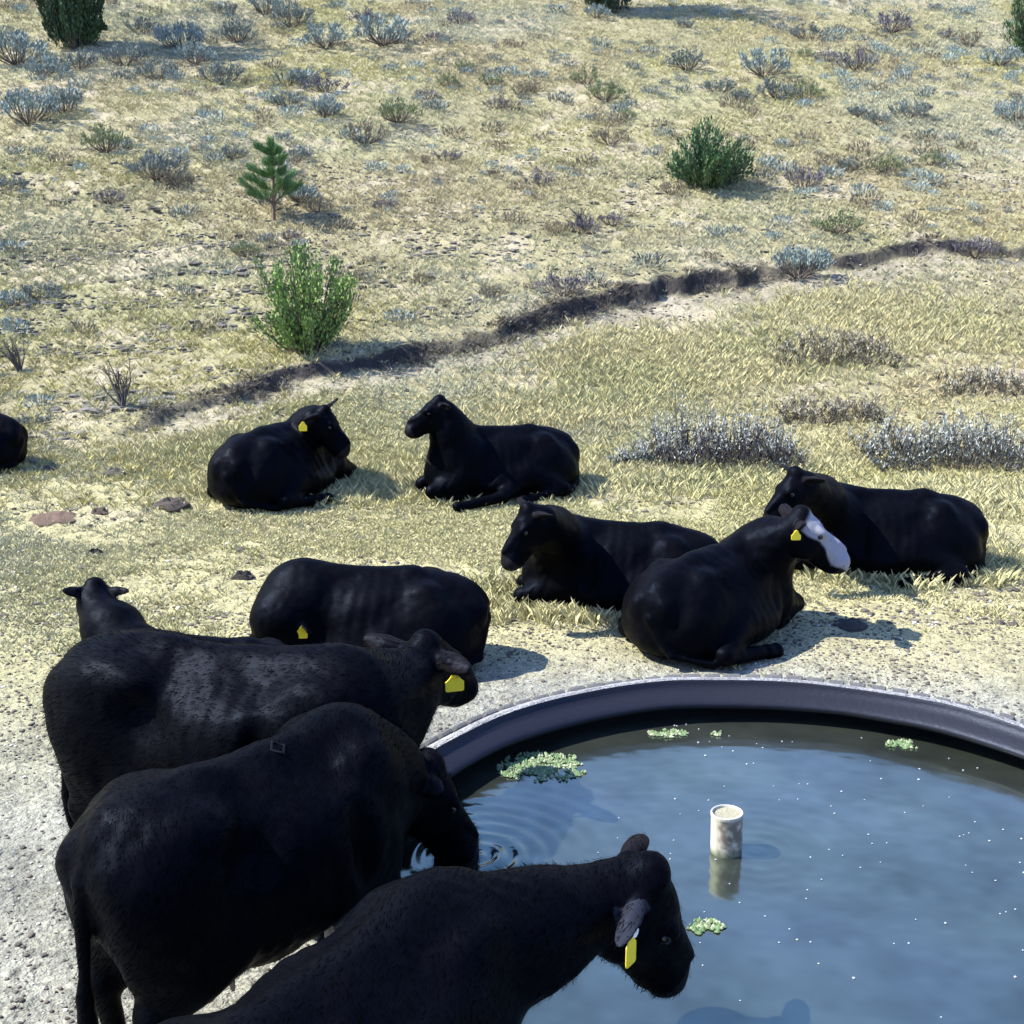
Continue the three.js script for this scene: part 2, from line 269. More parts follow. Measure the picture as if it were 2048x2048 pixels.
function lying(o) {
  const side = o.side ?? 1;                                 // the side towards which the hind legs lie
  const P = [
    ell([-0.12, 0.34, 0], [0.62, 0.36, 0.40], 0.12), ell([-0.60, 0.36, -0.03 * side], [0.35, 0.32, 0.31], 0.12), ell([0.38, 0.37, 0], [0.36, 0.37, 0.28], 0.12), ell([-0.1, 0.2, 0.1 * side], [0.52, 0.22, 0.40], 0.12),
    ell([-0.68, 0.2, 0], [0.27, 0.2, 0.33], 0.1), cap([-0.80, 0.52, 0], 0.09, [-0.4, 0.64, 0], 0.09, 0.1), cap([-0.4, 0.64, 0], 0.08, [0.36, 0.69, 0], 0.08, 0.1), ell([0.38, 0.65, 0], [0.2, 0.1, 0.1], 0.12), cap([0.5, 0.28, 0], 0.2, [0.62, 0.26, 0], 0.15, 0.12),
  ];
  for (const s of [-1, 1]) {
    P.push({ ...ell([-0.34, 0.55, s * 0.38], [0.11, 0.10, 0.09], 0.09), sub: true }, { ...ell([0.20, 0.42, s * 0.40], [0.05, 0.16, 0.06], 0.08), sub: true }, cap([0.28, 0.62, s * 0.16], 0.05, [0.44, 0.34, s * 0.28], 0.05, 0.08), ell([-0.50, 0.60, s * 0.20], [0.1, 0.07, 0.08], 0.1), ell([-0.88, 0.42, s * 0.11], [0.07, 0.08, 0.07], 0.1), ell([0.40, 0.36, s * 0.20], [0.2, 0.28, 0.1], 0.1));
    P.push(cap([0.44, 0.22, s * 0.22], 0.13, [0.76, 0.13, s * 0.20], 0.075, 0.08), cap([0.76, 0.12, s * 0.20], 0.07, [0.50, 0.06, s * 0.25], 0.045, 0.03), cap([0.50, 0.06, s * 0.25], 0.045, [0.42, 0.055, s * 0.25], 0.058, 0.03));
    const out = s === side ? 1 : 0.45, z = s * (0.30 + 0.1 * out);
    P.push(ell([-0.52, 0.28, s * 0.26], [0.30, 0.27, 0.15], 0.14), cap([-0.24, 0.26, s * 0.34], 0.14, [-0.62, 0.11, z + s * 0.08], 0.075, 0.08), cap([-0.62, 0.10, z + s * 0.08], 0.065, [-0.2, 0.05, z + s * 0.17 * out], 0.045, 0.04), cap([-0.2, 0.05, z + s * 0.17 * out], 0.05, [-0.12, 0.045, z + s * 0.19 * out], 0.058, 0.03));
  }
  if (o.reach) P.push(cap([-0.2, 0.2, 0.36 * side], 0.1, [0.1, 0.1, 0.55 * side], 0.065, 0.06), cap([0.1, 0.1, 0.55 * side], 0.06, [0.52, 0.05, 0.62 * side], 0.045, 0.04), cap([0.52, 0.05, 0.62 * side], 0.045, [0.62, 0.045, 0.63 * side], 0.055, 0.03));
  P.push(cap([-0.86, 0.50, 0], 0.05, [-0.945, 0.36, 0.04 * side], 0.03, 0.06), cap([-0.945, 0.36, 0.04 * side], 0.028, [-0.90, 0.10, 0.20 * side], 0.02, 0.05), cap([-0.90, 0.10, 0.20 * side], 0.02, [-0.70, 0.045, 0.44 * side], 0.03, 0.04));
  return { P, neck: V(0.44, 0.50, 0), neckR: 0.25, low: -0.02 };
}
// o: pose, scale, cell, tail and withers pixels, poll (pixel + height), head heading and pitch
function cow(label, o) {
  const g = thing('cow', label, 'cow'), S = o.scale, B = o.pose === 'stand' ? standing(o) : lying(o), P = B.P;
  const [tl, wl] = o.pose === 'stand' ? [V(-0.90, 1.17, 0), V(0.45, 1.29, 0)] : [V(-0.80, 0.60, 0), V(0.38, 0.77, 0)];
  let y0 = 0, T, W;
  for (let i = 0; i < 3; i++) { T = onHeight(...o.tail, y0 + tl.y * S); W = onHeight(...o.withers, y0 + wl.y * S); y0 = baseHeight((T.x + W.x) / 2, -(T.z + W.z) / 2); }
  const yaw = o.heading !== undefined ? o.heading * Math.PI / 180 : Math.atan2(-(W.z - T.z), W.x - T.x), mid = (tl.x + wl.x) / 2 * S;
  const anchor = o.anchor === 'tail' ? [T, tl.x * S] : o.anchor === 'withers' ? [W, wl.x * S] : [T.clone().add(W).multiplyScalar(0.5), mid];
  g.position.set(anchor[0].x - Math.cos(yaw) * anchor[1] * (o.len ?? 1), 0, anchor[0].z + Math.sin(yaw) * anchor[1] * (o.len ?? 1));
  g.position.y = baseHeight(g.position.x, -g.position.z) + (o.sink ?? 0); g.rotation.y = yaw; g.scale.set(S * (o.len ?? 1), S, S); g.updateMatrixWorld(true);
  const implied = Math.hypot(W.x - T.x, W.z - T.z) / (wl.x - tl.x);
  // head
  const poll = g.worldToLocal(onHeight(o.poll[0], o.poll[1], y0 + o.poll[2] * S));
  const hy = o.head[0] * Math.PI / 180 - yaw, hp = o.head[1] * Math.PI / 180, roll = (o.head[2] ?? 0) * Math.PI / 180;
  const f = V(Math.cos(hy) * Math.cos(hp), Math.sin(hp), -Math.sin(hy) * Math.cos(hp));
  let r = V(0, 1, 0).cross(f).multiplyScalar(-1).normalize(); let u = r.clone().cross(f).normalize();     // r: the animal's right
  const u2 = u.clone().multiplyScalar(Math.cos(roll)).addScaledVector(r, Math.sin(roll)); r = r.clone().multiplyScalar(Math.cos(roll)).addScaledVector(u, -Math.sin(roll)); u = u2;
  const HS = o.headScale ?? 1, H = (x, y, z) => poll.clone().addScaledVector(f, x * HS).addScaledVector(u, y * HS).addScaledVector(r, z * HS);
  const hc = (a, ra, b, rb, k) => ({ a: H(...a), ra: ra * HS, b: H(...b), rb: rb * HS, k }), he = (c, q, k, ax) => ({ c: H(...c), r: V(...q).multiplyScalar(HS), k, ax: ax ?? [f, u, r] });
  const nb = B.neck, nk = H(0.0, -0.08, 0), via = nb.clone().lerp(nk, 0.5); via.y += o.crest ?? 0.03; if (o.via) via.add(V(...o.via));
  P.push({ a: nb, ra: B.neckR, b: via, rb: 0.205, k: 0.12 }, { a: via, ra: 0.20, b: nk, rb: 0.138, k: 0.1 });
  P.push({ a: nb.clone().add(V(0.0, -0.14, 0)), ra: 0.2, b: nk.clone().lerp(via, 0.3).addScaledVector(u, -0.07), rb: 0.10, k: 0.12 });
  P.push(he([0.07, 0.0, 0], [0.15, 0.115, 0.115], 0.05), hc([0.10, -0.01, 0], 0.10, [0.37, -0.06, 0], 0.076, 0.05), he([0.405, -0.07, 0], [0.072, 0.074, 0.088], 0.04), hc([0.08, -0.12, 0], 0.07, [0.35, -0.12, 0], 0.052, 0.05),
    he([-0.01, 0.085, 0], [0.06, 0.06, 0.07], 0.05), he([0.25, 0.035, 0], [0.15, 0.03, 0.045], 0.05));
  const ears = [], ES = HS * (o.earSize ?? 1);
  for (const s of [-1, 1]) {
    P.push(he([0.10, -0.085, s * 0.065], [0.12, 0.10, 0.06], 0.04), he([0.145, 0.05, s * 0.085], [0.045, 0.03, 0.032], 0.03), { ...he([0.475, -0.05, s * 0.036], [0.018, 0.014, 0.012], 0.012), sub: true });
    const [eb, eu] = o.ears?.[s < 0 ? 0 : 1] ?? [-0.28, 0.02];                 // how far the ear points back and up
    const e = f.clone().multiplyScalar(eb).addScaledVector(u, eu).addScaledVector(r, s).normalize();
    const front = f.clone().addScaledVector(u, -0.25).addScaledVector(r, s * 0.25); front.addScaledVector(e, -front.dot(e)).normalize();
    const wide = e.clone().cross(front).normalize(), base = H(-0.01, 0.025, s * 0.095), c = base.clone().addScaledVector(e, 0.1 * ES);
    P.push({ a: base.clone(), ra: 0.032, b: c.clone(), rb: 0.03, k: 0.03 }, { c: c.clone().addScaledVector(e, 0.01), r: V(0.118, 0.047, 0.018).multiplyScalar(ES), k: 0.025, ax: [e, wide, front] }, { c: c.clone().addScaledVector(e, 0.015).addScaledVector(front, 0.024), r: V(0.088, 0.031, 0.02).multiplyScalar(ES), k: 0.012, ax: [e, wide, front], sub: true });
    ears.push({ c, e, front, wide });
  }
  // field to surface, the head on a finer grid of its own
  const seed = o.seed ?? label.length * 7.3;
  const lumps = (x, y, z) => (vnoise(x * 7 + seed, y * 7, z * 7 + 0.31) - 0.5) * 0.016 + (vnoise(x * 22, y * 22 + seed, z * 22 + 0.17) - 0.5) * 0.006 - 0.0022 * Math.sin(x * 66 + y * 9 + 3 * vnoise(x * 4, y * 3, z * 2 + seed)) * sstep(-0.34, -0.24, x) * (1 - sstep(0.16, 0.26, x)) * sstep(0.14, 0.24, Math.abs(z)) * (0.4 + 0.6 * vnoise(x * 3, y * 4, seed)) - 0.0035 * sstep(0.40, 0.5, Math.hypot(x - C.c.x, y - C.c.y, z - C.c.z)) * Math.sin((x * 0.8 + y * 0.5) * 95 + 5 * vnoise(x * 6, y * 6, z * 6 + seed)) * sstep(0.50, 0.62, x) * sstep(0.5, 0.7, vnoise(x * 3 + 9, y * 3, z * 3 + 0.3));
  const C = { c: H(0.14, -0.02, 0), R: 0.40 }, bl = V(1e9, 1e9, 1e9), bh = V(-1e9, -1e9, -1e9);
  for (const p of P) for (const [q, w] of p.b ? [[p.a, p.ra], [p.b, p.rb]] : [[p.c, p.ax ? Math.max(p.r.x, p.r.y, p.r.z) : p.r]]) { const e = typeof w === 'number' ? V(w, w, w) : w; bl.min(q.clone().sub(e)); bh.max(q.clone().add(e)); }
  bl.subScalar(0.08); bh.addScalar(0.08); bl.y = Math.max(bl.y, -0.05);
  const body = meshField(P, bl, bh, o.cell, { ...C, inside: false }, lumps);
  const hl = C.c.clone().subScalar(C.R + 0.05).max(bl), hh = C.c.clone().addScalar(C.R + 0.05).min(bh);
  const head = meshField(P, hl, hh, o.cell * 0.55, { ...C, inside: true }, lumps);
  const pos = body.pos.concat(head.pos), nor = body.nor.concat(head.nor), nB = body.pos.length / 3, idx = body.idx.concat(head.idx.map(i => i + nB)), col = [], uv = [], q = V(0, 0, 0);
  const black = o.tint ?? [0.0014, 0.0014, 0.0020];
  for (let i = 0; i < pos.length; i += 3) {
    const x = pos[i], y = pos[i + 1], z = pos[i + 2]; q.set(x, y, z).sub(poll); const lx = q.dot(f) / HS, ly = q.dot(u) / HS, lz = q.dot(r) / HS, near = q.length() < 0.62;
    const n = vnoise(x * 5 + seed, y * 5, z * 5 + 0.5), dust = sstep(0.62, 0.8, n) * 0.0008; let c = black.map((v, k) => v * (0.7 + 0.6 * n) + dust * [1, 0.85, 0.7][k]);
    const inEar = near && Math.abs(lz) > 0.10 && ears.some(E => { const w = q.clone().add(poll).sub(E.c); return Math.abs(w.dot(E.e)) < 0.14 * HS && Math.abs(w.dot(E.wide)) < 0.06 * HS && Math.abs(w.dot(E.front)) < 0.03 * HS; });
    if (near && lx > 0.40 && !inEar) c = [0.012, 0.011, 0.012];                                   // bare damp muzzle
    if (inEar) c = o.sheenEar && lz > 0 ? [0.018, 0.02, 0.028] : [0.008, 0.007, 0.008];  // near ear lightened to paint in its reflected sheen
    if (o.whiteFace && near && !inEar && lx > 0.0) { const wv = ly - (-0.012 + 0.03 * (vnoise(x * 14, y * 14, z * 14) - 0.5) - 0.085 * sstep(0.2, 0.34, lx)); const sp = sstep(0.88, 0.94, vnoise(x * 26 + 4, y * 26, z * 26)) * 0.5; const k = sstep(-0.008, 0.012, wv) * sstep(0.0, 0.04, lx); c = c.map((v, m) => mix(v, [0.25, 0.245, 0.275][m] * (1 - sp), k)); }
    if (o.udder && o.pose === 'stand' && y < 0.52 + 0.03 * n && x < -0.15 && x > -0.56 && Math.abs(z) < 0.17) c = [0.34, 0.27, 0.24];
    if (o.pose === 'stand' ? y < 0.06 : false) c = [0.05, 0.045, 0.04];
    col.push(...c); uv.push(x * 1.6 + z * 0.5, (y + z * 0.7) * 1.6);
  }
  part('body', geom(pos, idx, nor, col, uv), COAT, g);
  { // short hair lying back along the body
    const rr = rng(pos.length), T3 = o.hair ?? 5000, nI = idx.length / 3, areas = new Float32Array(nI); let sum = 0; const A = V(0, 0, 0), Bv = V(0, 0, 0), Cv = V(0, 0, 0);
    for (let i = 0; i < nI; i++) { A.fromArray(pos, idx[3 * i] * 3); Bv.fromArray(pos, idx[3 * i + 1] * 3).sub(A); Cv.fromArray(pos, idx[3 * i + 2] * 3).sub(A); sum += areas[i] = Bv.cross(Cv).length() / 2; }
    const im = new THREE.InstancedMesh(HAIR_GEO, HAIR, T3), m = new THREE.Matrix4(), N = V(0, 0, 0), D = V(0, 0, 0), X = V(0, 0, 0), cc = new THREE.Color(); let acc = 0, k = 0; const stepA = sum / T3; let next = stepA * rr();
    for (let i = 0; i < nI && k < T3; i++) { acc += areas[i]; while (next < acc && k < T3) {
      const v = idx[3 * i + Math.floor(rr() * 3)]; A.fromArray(pos, v * 3); N.fromArray(nor, v * 3); A.x += (rr() - 0.5) * o.cell; A.y += (rr() - 0.5) * o.cell; A.z += (rr() - 0.5) * o.cell;
      const sw = vnoise(A.x * 6, A.y * 6, A.z * 6 + 0.4) - 0.5; D.set(-0.8, -0.55 + sw * 1.4, sw * 0.9 + (rr() - 0.5) * 0.5).addScaledVector(N, -D.dot(N)); D.addScaledVector(N, -D.dot(N)).normalize().addScaledVector(N, 0.12 + 0.3 * rr()).normalize(); X.crossVectors(D, N).normalize(); const Y = N.crossVectors(X, D);
      const sc = (0.6 + 0.8 * rr()) * (o.cell > 0.0145 && o.pose !== 'stand' ? 0.8 : 1); m.makeBasis(X.clone().multiplyScalar(sc), D.clone().multiplyScalar(sc), Y.clone().multiplyScalar(sc)); m.setPosition(A); im.setMatrixAt(k, m);
      const white = o.whiteFace && col[3 * v] > 0.2, g1 = 0.5 + 1.2 * rr(); im.setColorAt(k, white ? cc.setRGB(0.25, 0.245, 0.27) : cc.setRGB(0.0013 * g1, 0.0013 * g1, 0.0021 * g1)); k++; next += stepA; } }
    im.count = k; im.name = 'hair'; im.userData.kind = 'stuff'; im.castShadow = im.receiveShadow = true; g.add(im);
  }
  for (const s of [-1, 1]) { const e = part('eye', new THREE.SphereGeometry(0.021 * HS, 14, 10), EYE, g); e.position.copy(H(0.155, 0.028, s * 0.103)); }
  for (const t of o.tags ?? []) {
    const E = ears[t.ear < 0 ? 0 : 1], sh = new THREE.Shape(), w = (t.w ?? 0.075) / 2, h = t.h ?? 0.085;
    sh.moveTo(-0.012, 0); sh.lineTo(-w * 0.6, -0.02); sh.lineTo(-w, -0.035); sh.lineTo(-w, -h + 0.01); sh.quadraticCurveTo(-w, -h, -w + 0.01, -h); sh.lineTo(w - 0.01, -h); sh.quadraticCurveTo(w, -h, w, -h + 0.01); sh.lineTo(w, -0.035); sh.lineTo(w * 0.6, -0.02); sh.lineTo(0.012, 0); sh.closePath();
    const gt = new THREE.ExtrudeGeometry(sh, { depth: 0.003, bevelEnabled: true, bevelSize: 0.0015, bevelThickness: 0.0015, bevelSegments: 1 });
    const m = part('ear_tag', gt, TAG_MAT, g); m.position.copy(E.c).addScaledVector(E.front, t.paleButton ? 0.03 : 0.012).addScaledVector(E.e, 0.02);
    if (t.off) m.position.add(V(...t.off)); m.rotation.set(t.tilt ?? 0, (t.face ?? -90) * Math.PI / 180 + Math.PI / 2 - yaw, t.roll ?? 0, 'YXZ');
    const b = part('button', new THREE.CylinderGeometry(0.013, 0.013, 0.008, 14).rotateX(Math.PI / 2), t.paleButton ? PALE : TAG_MAT, m); b.position.set(0, t.paleButton ? 0.02 : -0.006, t.paleButton ? 0.014 : 0.006); if (t.paleButton) b.scale.set(1.5, 1.5, 1.5);
  }
  console.log(label.slice(0, 40), 'implied scale', implied.toFixed(2), 'yaw', (yaw * 180 / Math.PI).toFixed(0), 'at', g.position.x.toFixed(2), (-g.position.z).toFixed(2), 'poll', poll.toArray().map(v => v.toFixed(2)).join(','), pos.length / 3);
  return g;
}
const herd = [
  cow('black cow standing sideways behind the drinking cows, rump at left', { pose: 'stand', hair: 24000, scale: 0.95, cell: 0.015, tail: [150, 1298], withers: [640, 1290], heading: -17, anchor: 'tail', poll: [845, 1318, 1.12], head: [58, -28], crest: -0.03, ears: [, [-0.3, -0.15]], tags: [{ ear: 1, face: -75, w: 0.085, h: 0.08, off: [0, -0.035, 0.03] }] }),
  cow('black cow drinking with its head lowered over the left tank rim', { pose: 'stand', hair: 24000, scale: 0.92, len: 0.82, cell: 0.013, udder: true, tail: [182, 1668], withers: [640, 1440], heading: 46, anchor: 'tail', poll: [835, 1556, 0.84], head: [18, -50], headScale: 1.1, crest: 0.04 }),
  cow('black cow in the bottom foreground leaning over the near tank rim', { pose: 'stand', hair: 24000, scale: 0.86, cell: 0.012, tail: [390, 2040], withers: [866, 1775], heading: 54, anchor: 'withers', poll: [1256, 1772, 1.12], head: [30, -56, 28], headScale: 1.2, crest: -0.03, sheenEar: true, earSize: 0.78, ears: [[0.55, 0.25], [-0.25, -0.55]], tags: [{ ear: 1, face: -35, w: 0.065, h: 0.115, paleButton: true, off: [0, -0.01, 0.0] }] }),
  cow('black cow behind the standing one, only its head showing from behind', { pose: 'lie', scale: 0.80, cell: 0.02, tail: [560, 1292], withers: [318, 1290], heading: 176, poll: [190, 1190, 0.92], head: [100, -26], headScale: 0.92, ears: [[-1.5, -0.1], [-0.6, -0.15]] }),
  cow('black cow lying low with its head tucked beside its flank', { pose: 'lie', scale: 0.9, cell: 0.016, side: -1, tail: [903, 1170], withers: [640, 1126], heading: 181, poll: [596, 1250, 0.34], head: [192, -20], via: [0.12, -0.02, -0.1], tags: [{ ear: -1, face: -90, off: [0, 0.03, -0.02] }] }),
  cow('white-faced black cow lying behind the tank and facing right', { pose: 'lie', scale: 0.91, cell: 0.015, side: 1, whiteFace: true, tail: [1362, 1160], withers: [1465, 1065], heading: 46, poll: [1592, 1050, 0.88], head: [0, -31], headScale: 1.12, tags: [{ ear: 1, face: -85, w: 0.07, h: 0.07, off: [-0.11, 0, 0.03] }] }),
  cow('black cow lying behind the white-faced cow and looking left', { pose: 'lie', scale: 0.88, cell: 0.017, side: -1, tail: [1385, 1070], withers: [1160, 1045], heading: 176, poll: [1068, 1032, 0.97], head: [205, -50] }),
  cow('black cow lying at the right in tall straw, looking left', { pose: 'lie', scale: 0.92, cell: 0.019, side: -1, tail: [1945, 1012], withers: [1665, 972], heading: 178, poll: [1600, 962, 0.98], head: [200, -42] }),
  cow('black cow lying in the centre distance, head held up in left profile', { pose: 'lie', scale: 0.95, cell: 0.02, side: -1, reach: true, tail: [1130, 892], withers: [925, 832], heading: 200, poll: [884, 814, 1.0], head: [188, -28] }),
  cow('black cow lying with its rump to the viewer, one ear upright', { pose: 'lie', scale: 1.02, cell: 0.02, side: 1, tail: [506, 890], withers: [585, 835], heading: 60, poll: [640, 832, 0.82], head: [-8, -48], ears: [[-0.1, 0.9], [-0.2, -0.3]], tags: [{ ear: 1, face: -90, off: [-0.2, 0, 0.05] }] }),
  cow('black cow cut off by the left edge, only its rump showing', { pose: 'lie', scale: 0.9, cell: 0.022, side: -1, tail: [28, 835], withers: [-190, 825], heading: 178, poll: [-260, 790, 1.0], head: [180, -20] }),
];

{ // the small square brand on the drinking cow's ribs
  const g = herd[1]; g.updateMatrixWorld(true); const rc = new THREE.Raycaster(camera.position.clone(), ray(556, 1495)), hit = rc.intersectObject(g.children[0])[0];
  if (hit) { const m = part('brand_mark', new THREE.TorusGeometry(0.036, 0.009, 5, 4), new THREE.MeshPhysicalMaterial({ color: new THREE.Color(0.006, 0.006, 0.009), roughness: 0.8, specularIntensity: 0.1 }), g), n = hit.face.normal.clone(); m.position.copy(hit.point); g.worldToLocal(m.position); m.quaternion.setFromUnitVectors(V(0, 0, 1), n.normalize()); m.scale.set(1.1, 1, 0.5); }
}
// ---------------------------------------------------------------- the tank: a big tyre cut open, water, standpipe
const RUBBER = new THREE.MeshPhysicalMaterial({ color: new THREE.Color(0.012, 0.012, 0.016), roughness: 0.5, specularIntensity: 0.5, specularColor: new THREE.Color(0.6, 0.72, 1.0), bumpMap: TEX.groundBump, bumpScale: 0.002 });
const DUSTY = std({ color: new THREE.Color(0.44, 0.45, 0.48), roughness: 0.85, bumpMap: TEX.groundBump, bumpScale: 0.03, map: TEX.ground });
const tyreAt = V(TROUGH.x, 0, -TROUGH.d);
const tyre = thing('tyre_tank', 'round water tank made from a huge black tyre cut open', 'water tank'); tyre.position.copy(tyreAt);
function ring(profile, seg, wob) {
  const g = new THREE.LatheGeometry(profile.map(([r, y]) => new THREE.Vector2(r > 1 ? r + 0.35 : r, y)), seg), p = g.attributes.position, u = g.attributes.uv;
  for (let i = 0; i < p.count; i++) { const x = p.getX(i), y = p.getY(i), z = p.getZ(i), a = Math.atan2(z, x), ca = Math.cos(a), sa = Math.sin(a), n = (vnoise(ca * 5 + 9, sa * 5 + 3, y * 4 + 0.37) - 0.5) * wob; p.setXYZ(i, x * (1 + n * 0.4), y + n, z * (1 + n * 0.4)); u.setXY(i, u.getX(i) * 8, u.getY(i) * 0.35); }
  g.computeVertexNormals(); return g;
}
part('tread', ring([[1.36, -0.06], [1.47, 0.04], [1.52, 0.18], [1.53, 0.32], [1.515, 0.44], [1.475, 0.53], [1.43, 0.575], [1.395, 0.585], [1.375, 0.58]], 220, 0.02), DUSTY, tyre);
part('sidewall', ring([[1.375, 0.58], [1.366, 0.568], [1.364, 0.556], [1.354, 0.55], [1.349, 0.54], [1.328, 0.53], [1.303, 0.517], [1.280, 0.505], [1.267, 0.494], [1.262, 0.483], [1.266, 0.468], [1.29, 0.475], [1.36, 0.48], [1.42, 0.45], [1.445, 0.33], [1.44, 0.1], [1.38, 0.01], [0, 0.0]], 220, 0.016), RUBBER, tyre);
{
  const lug = new RoundedBoxGeometry(0.10, 0.03, 0.085, 2, 0.01);
  for (let i = 0; i < 104; i++) { const a = i / 104 * Math.PI * 2 + 0.02, m = part(i ? `tread_lug_${String(i).padStart(3, '0')}` : 'tread_lug', lug, DUSTY, tyre); m.position.set(Math.cos(a) * 1.822, 0.543, Math.sin(a) * 1.822); m.rotation.set(0, -a, -0.85 + 0.06 * Math.sin(i * 5.1), 'YXZ'); m.scale.set(1, 1, 0.85 + 0.25 * hash(i, 3, 1)); }
}
const muzzle = onHeight(958, 1712, TROUGH.water), pipeAt = onHeight(1456, 1702, TROUGH.water);
{
  const rr = rng(5), nR = 190, nA = 260, pos = [0, 0, 0], idx = [], wave = (x, z) => {
    const q = Math.hypot(x + tyreAt.x - muzzle.x, z + tyreAt.z - muzzle.z), q2 = Math.hypot(x + tyreAt.x - pipeAt.x - 0.12, z + tyreAt.z - pipeAt.z);
    return 0.0105 * Math.sin(q * 72 + 2 * vnoise(x * 4, z * 4, 1.5)) * Math.exp(-q * 4.0) + 0.0011 * (vnoise(x * 16, z * 26, 7.3) - 0.5) + 0.0006 * Math.sin(q2 * 90) * Math.exp(-q2 * 4) + 0.0016 * (fbm(x * 5, z * 9, 3.3, 3) - 0.5);
  };
  for (let i = 1; i <= nR; i++) for (let j = 0; j < nA; j++) { const r = 1.78 * i / nR, a = j / nA * Math.PI * 2, x = Math.cos(a) * r, z = Math.sin(a) * r; pos.push(x, wave(x, z), z); const c = (i - 1) * nA + 1 + j, n = (i - 1) * nA + 1 + (j + 1) % nA; if (i === 1) idx.push(0, n, c); else idx.push(c, c - nA, n - nA, c, n - nA, n); }
  pos[1] = wave(0, 0);
  const uv = []; for (let i = 0; i < pos.length; i += 3) uv.push(pos[i] / 2, pos[i + 2] / 2);
  const w = top('water', geom(pos, idx, null, null, uv), new THREE.MeshPhysicalMaterial({ color: new THREE.Color(0.27, 0.315, 0.265), map: TEX.murk, metalness: 0.92, roughness: 0.11, ior: 1.33 }), 'still murky water reflecting blue sky inside the tyre tank', 'water', null, 'structure');
  w.position.set(tyreAt.x, TROUGH.water, tyreAt.z);
}
{
  const pipe = thing('standpipe', 'weathered white pipe standing up in the middle of the water', 'pipe'); pipe.position.set(pipeAt.x, 0, pipeAt.z); pipe.rotation.z = 0.02;
  const R = 0.066, g = ring([[R, 0], [R, 0.30], ...Array.from({ length: 22 }, (_, i) => [R, 0.36 + i * 0.0085]), [R, 0.553], [R + 0.002, 0.556], [R + 0.002, 0.568], [R, 0.571], [R - 0.008, 0.571], [R - 0.009, 0.55]], 40, 0.001), p = g.attributes.position, col = [];
  for (let i = 0; i < p.count; i++) {
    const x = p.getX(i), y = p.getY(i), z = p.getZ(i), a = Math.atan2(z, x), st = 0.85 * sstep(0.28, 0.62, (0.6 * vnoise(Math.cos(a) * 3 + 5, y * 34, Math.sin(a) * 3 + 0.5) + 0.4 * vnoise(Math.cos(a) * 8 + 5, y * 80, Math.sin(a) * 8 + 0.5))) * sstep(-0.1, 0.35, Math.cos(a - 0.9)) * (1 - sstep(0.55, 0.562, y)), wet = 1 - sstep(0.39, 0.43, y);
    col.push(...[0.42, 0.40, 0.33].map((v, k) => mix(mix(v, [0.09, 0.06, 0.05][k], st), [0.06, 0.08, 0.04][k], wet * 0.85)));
  }
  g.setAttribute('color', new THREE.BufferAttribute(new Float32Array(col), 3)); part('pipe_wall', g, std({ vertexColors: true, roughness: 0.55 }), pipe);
  const cp = new THREE.CylinderGeometry(R - 0.008, R - 0.008, 0.02, 36); cp.translate(0, 0.552, 0); part('pipe_plug', cp, std({ color: new THREE.Color(0.55, 0.52, 0.36), roughness: 0.9, bumpMap: TEX.groundBump, bumpScale: 0.02 }), pipe);
}
function algae(px, py, w, h, n, seed, label) {
  const r = rng(seed), c = onHeight(px, py, TROUGH.water), pos = [], col = [], idx = [];
  for (let i = 0; i < n * 4; i++) {
    const a = r() * 6.283, q = Math.pow(r(), 0.6), x = Math.cos(a) * q * w, z = Math.sin(a) * q * h; if (vnoise(x * 22 + seed, z * 30, 0.5) < 0.42) continue; const s = 0.005 + 0.013 * r() * r(), k = pos.length / 3, m = 7, up = 0.004 + 0.012 * r(), tone = 0.6 + 0.6 * r(), base = r() < 0.3 ? [0.30, 0.33, 0.20] : [0.10, 0.17, 0.06];
    pos.push(x, up, z); col.push(...base.map(v => v * tone));
    for (let j = 0; j < m; j++) { const b = j / m * 6.283, e = s * (0.6 + 0.7 * r()); pos.push(x + Math.cos(b) * e, 0.0015 * r(), z + Math.sin(b) * e * 0.8); col.push(...base.map(v => v * tone * 0.8)); idx.push(k, k + 1 + (j + 1) % m, k + 1 + j); }
  }
  const o = top('algae_mat', geom(pos, idx, null, col), std({ vertexColors: true, roughness: 0.7 }), label, 'algae'); o.position.set(c.x, TROUGH.water + 0.003, c.z); return o;
}
algae(1085, 1535, 0.22, 0.17, 260, 11, 'large green algae mat floating left of the pipe near the rim');
algae(1335, 1468, 0.10, 0.05, 46, 12, 'thin pale algae streak floating near the far rim');
algae(1412, 1855, 0.075, 0.05, 40, 13, 'small algae clump floating before the pipe');
algae(1810, 1490, 0.10, 0.05, 46, 14, 'green algae patch floating against the right rim');
algae(1446, 1470, 0.06, 0.03, 18, 15, 'small dark algae fleck by the far rim above the pipe');
{
  const r = rng(77), n = 170, im = new THREE.InstancedMesh(new THREE.SphereGeometry(1, 10, 6, 0, 6.2832, 0, 1.5708), std({ color: new THREE.Color(0.30, 0.34, 0.38), roughness: 0.3 }), n), m = new THREE.Matrix4();
  for (let i = 0; i < n; i++) { let x, z; do { x = (r() * 2 - 1) * 1.6; z = (r() * 2 - 1) * 1.6; } while (x * x + z * z > 1.6 * 1.6 || (x < -0.5 && r() < 0.8)); const s = 0.003 + 0.0045 * r() * r(); m.makeScale(s, s * 0.6, s); m.setPosition(x + tyreAt.x, TROUGH.water + 0.0015, z + tyreAt.z); im.setMatrixAt(i, m); }
  im.name = 'foam_bubbles'; tag(im, 'scattered white bubbles floating all over the tank water', 'bubbles', null, 'stuff'); im.castShadow = im.receiveShadow = true; scene.add(im);
}

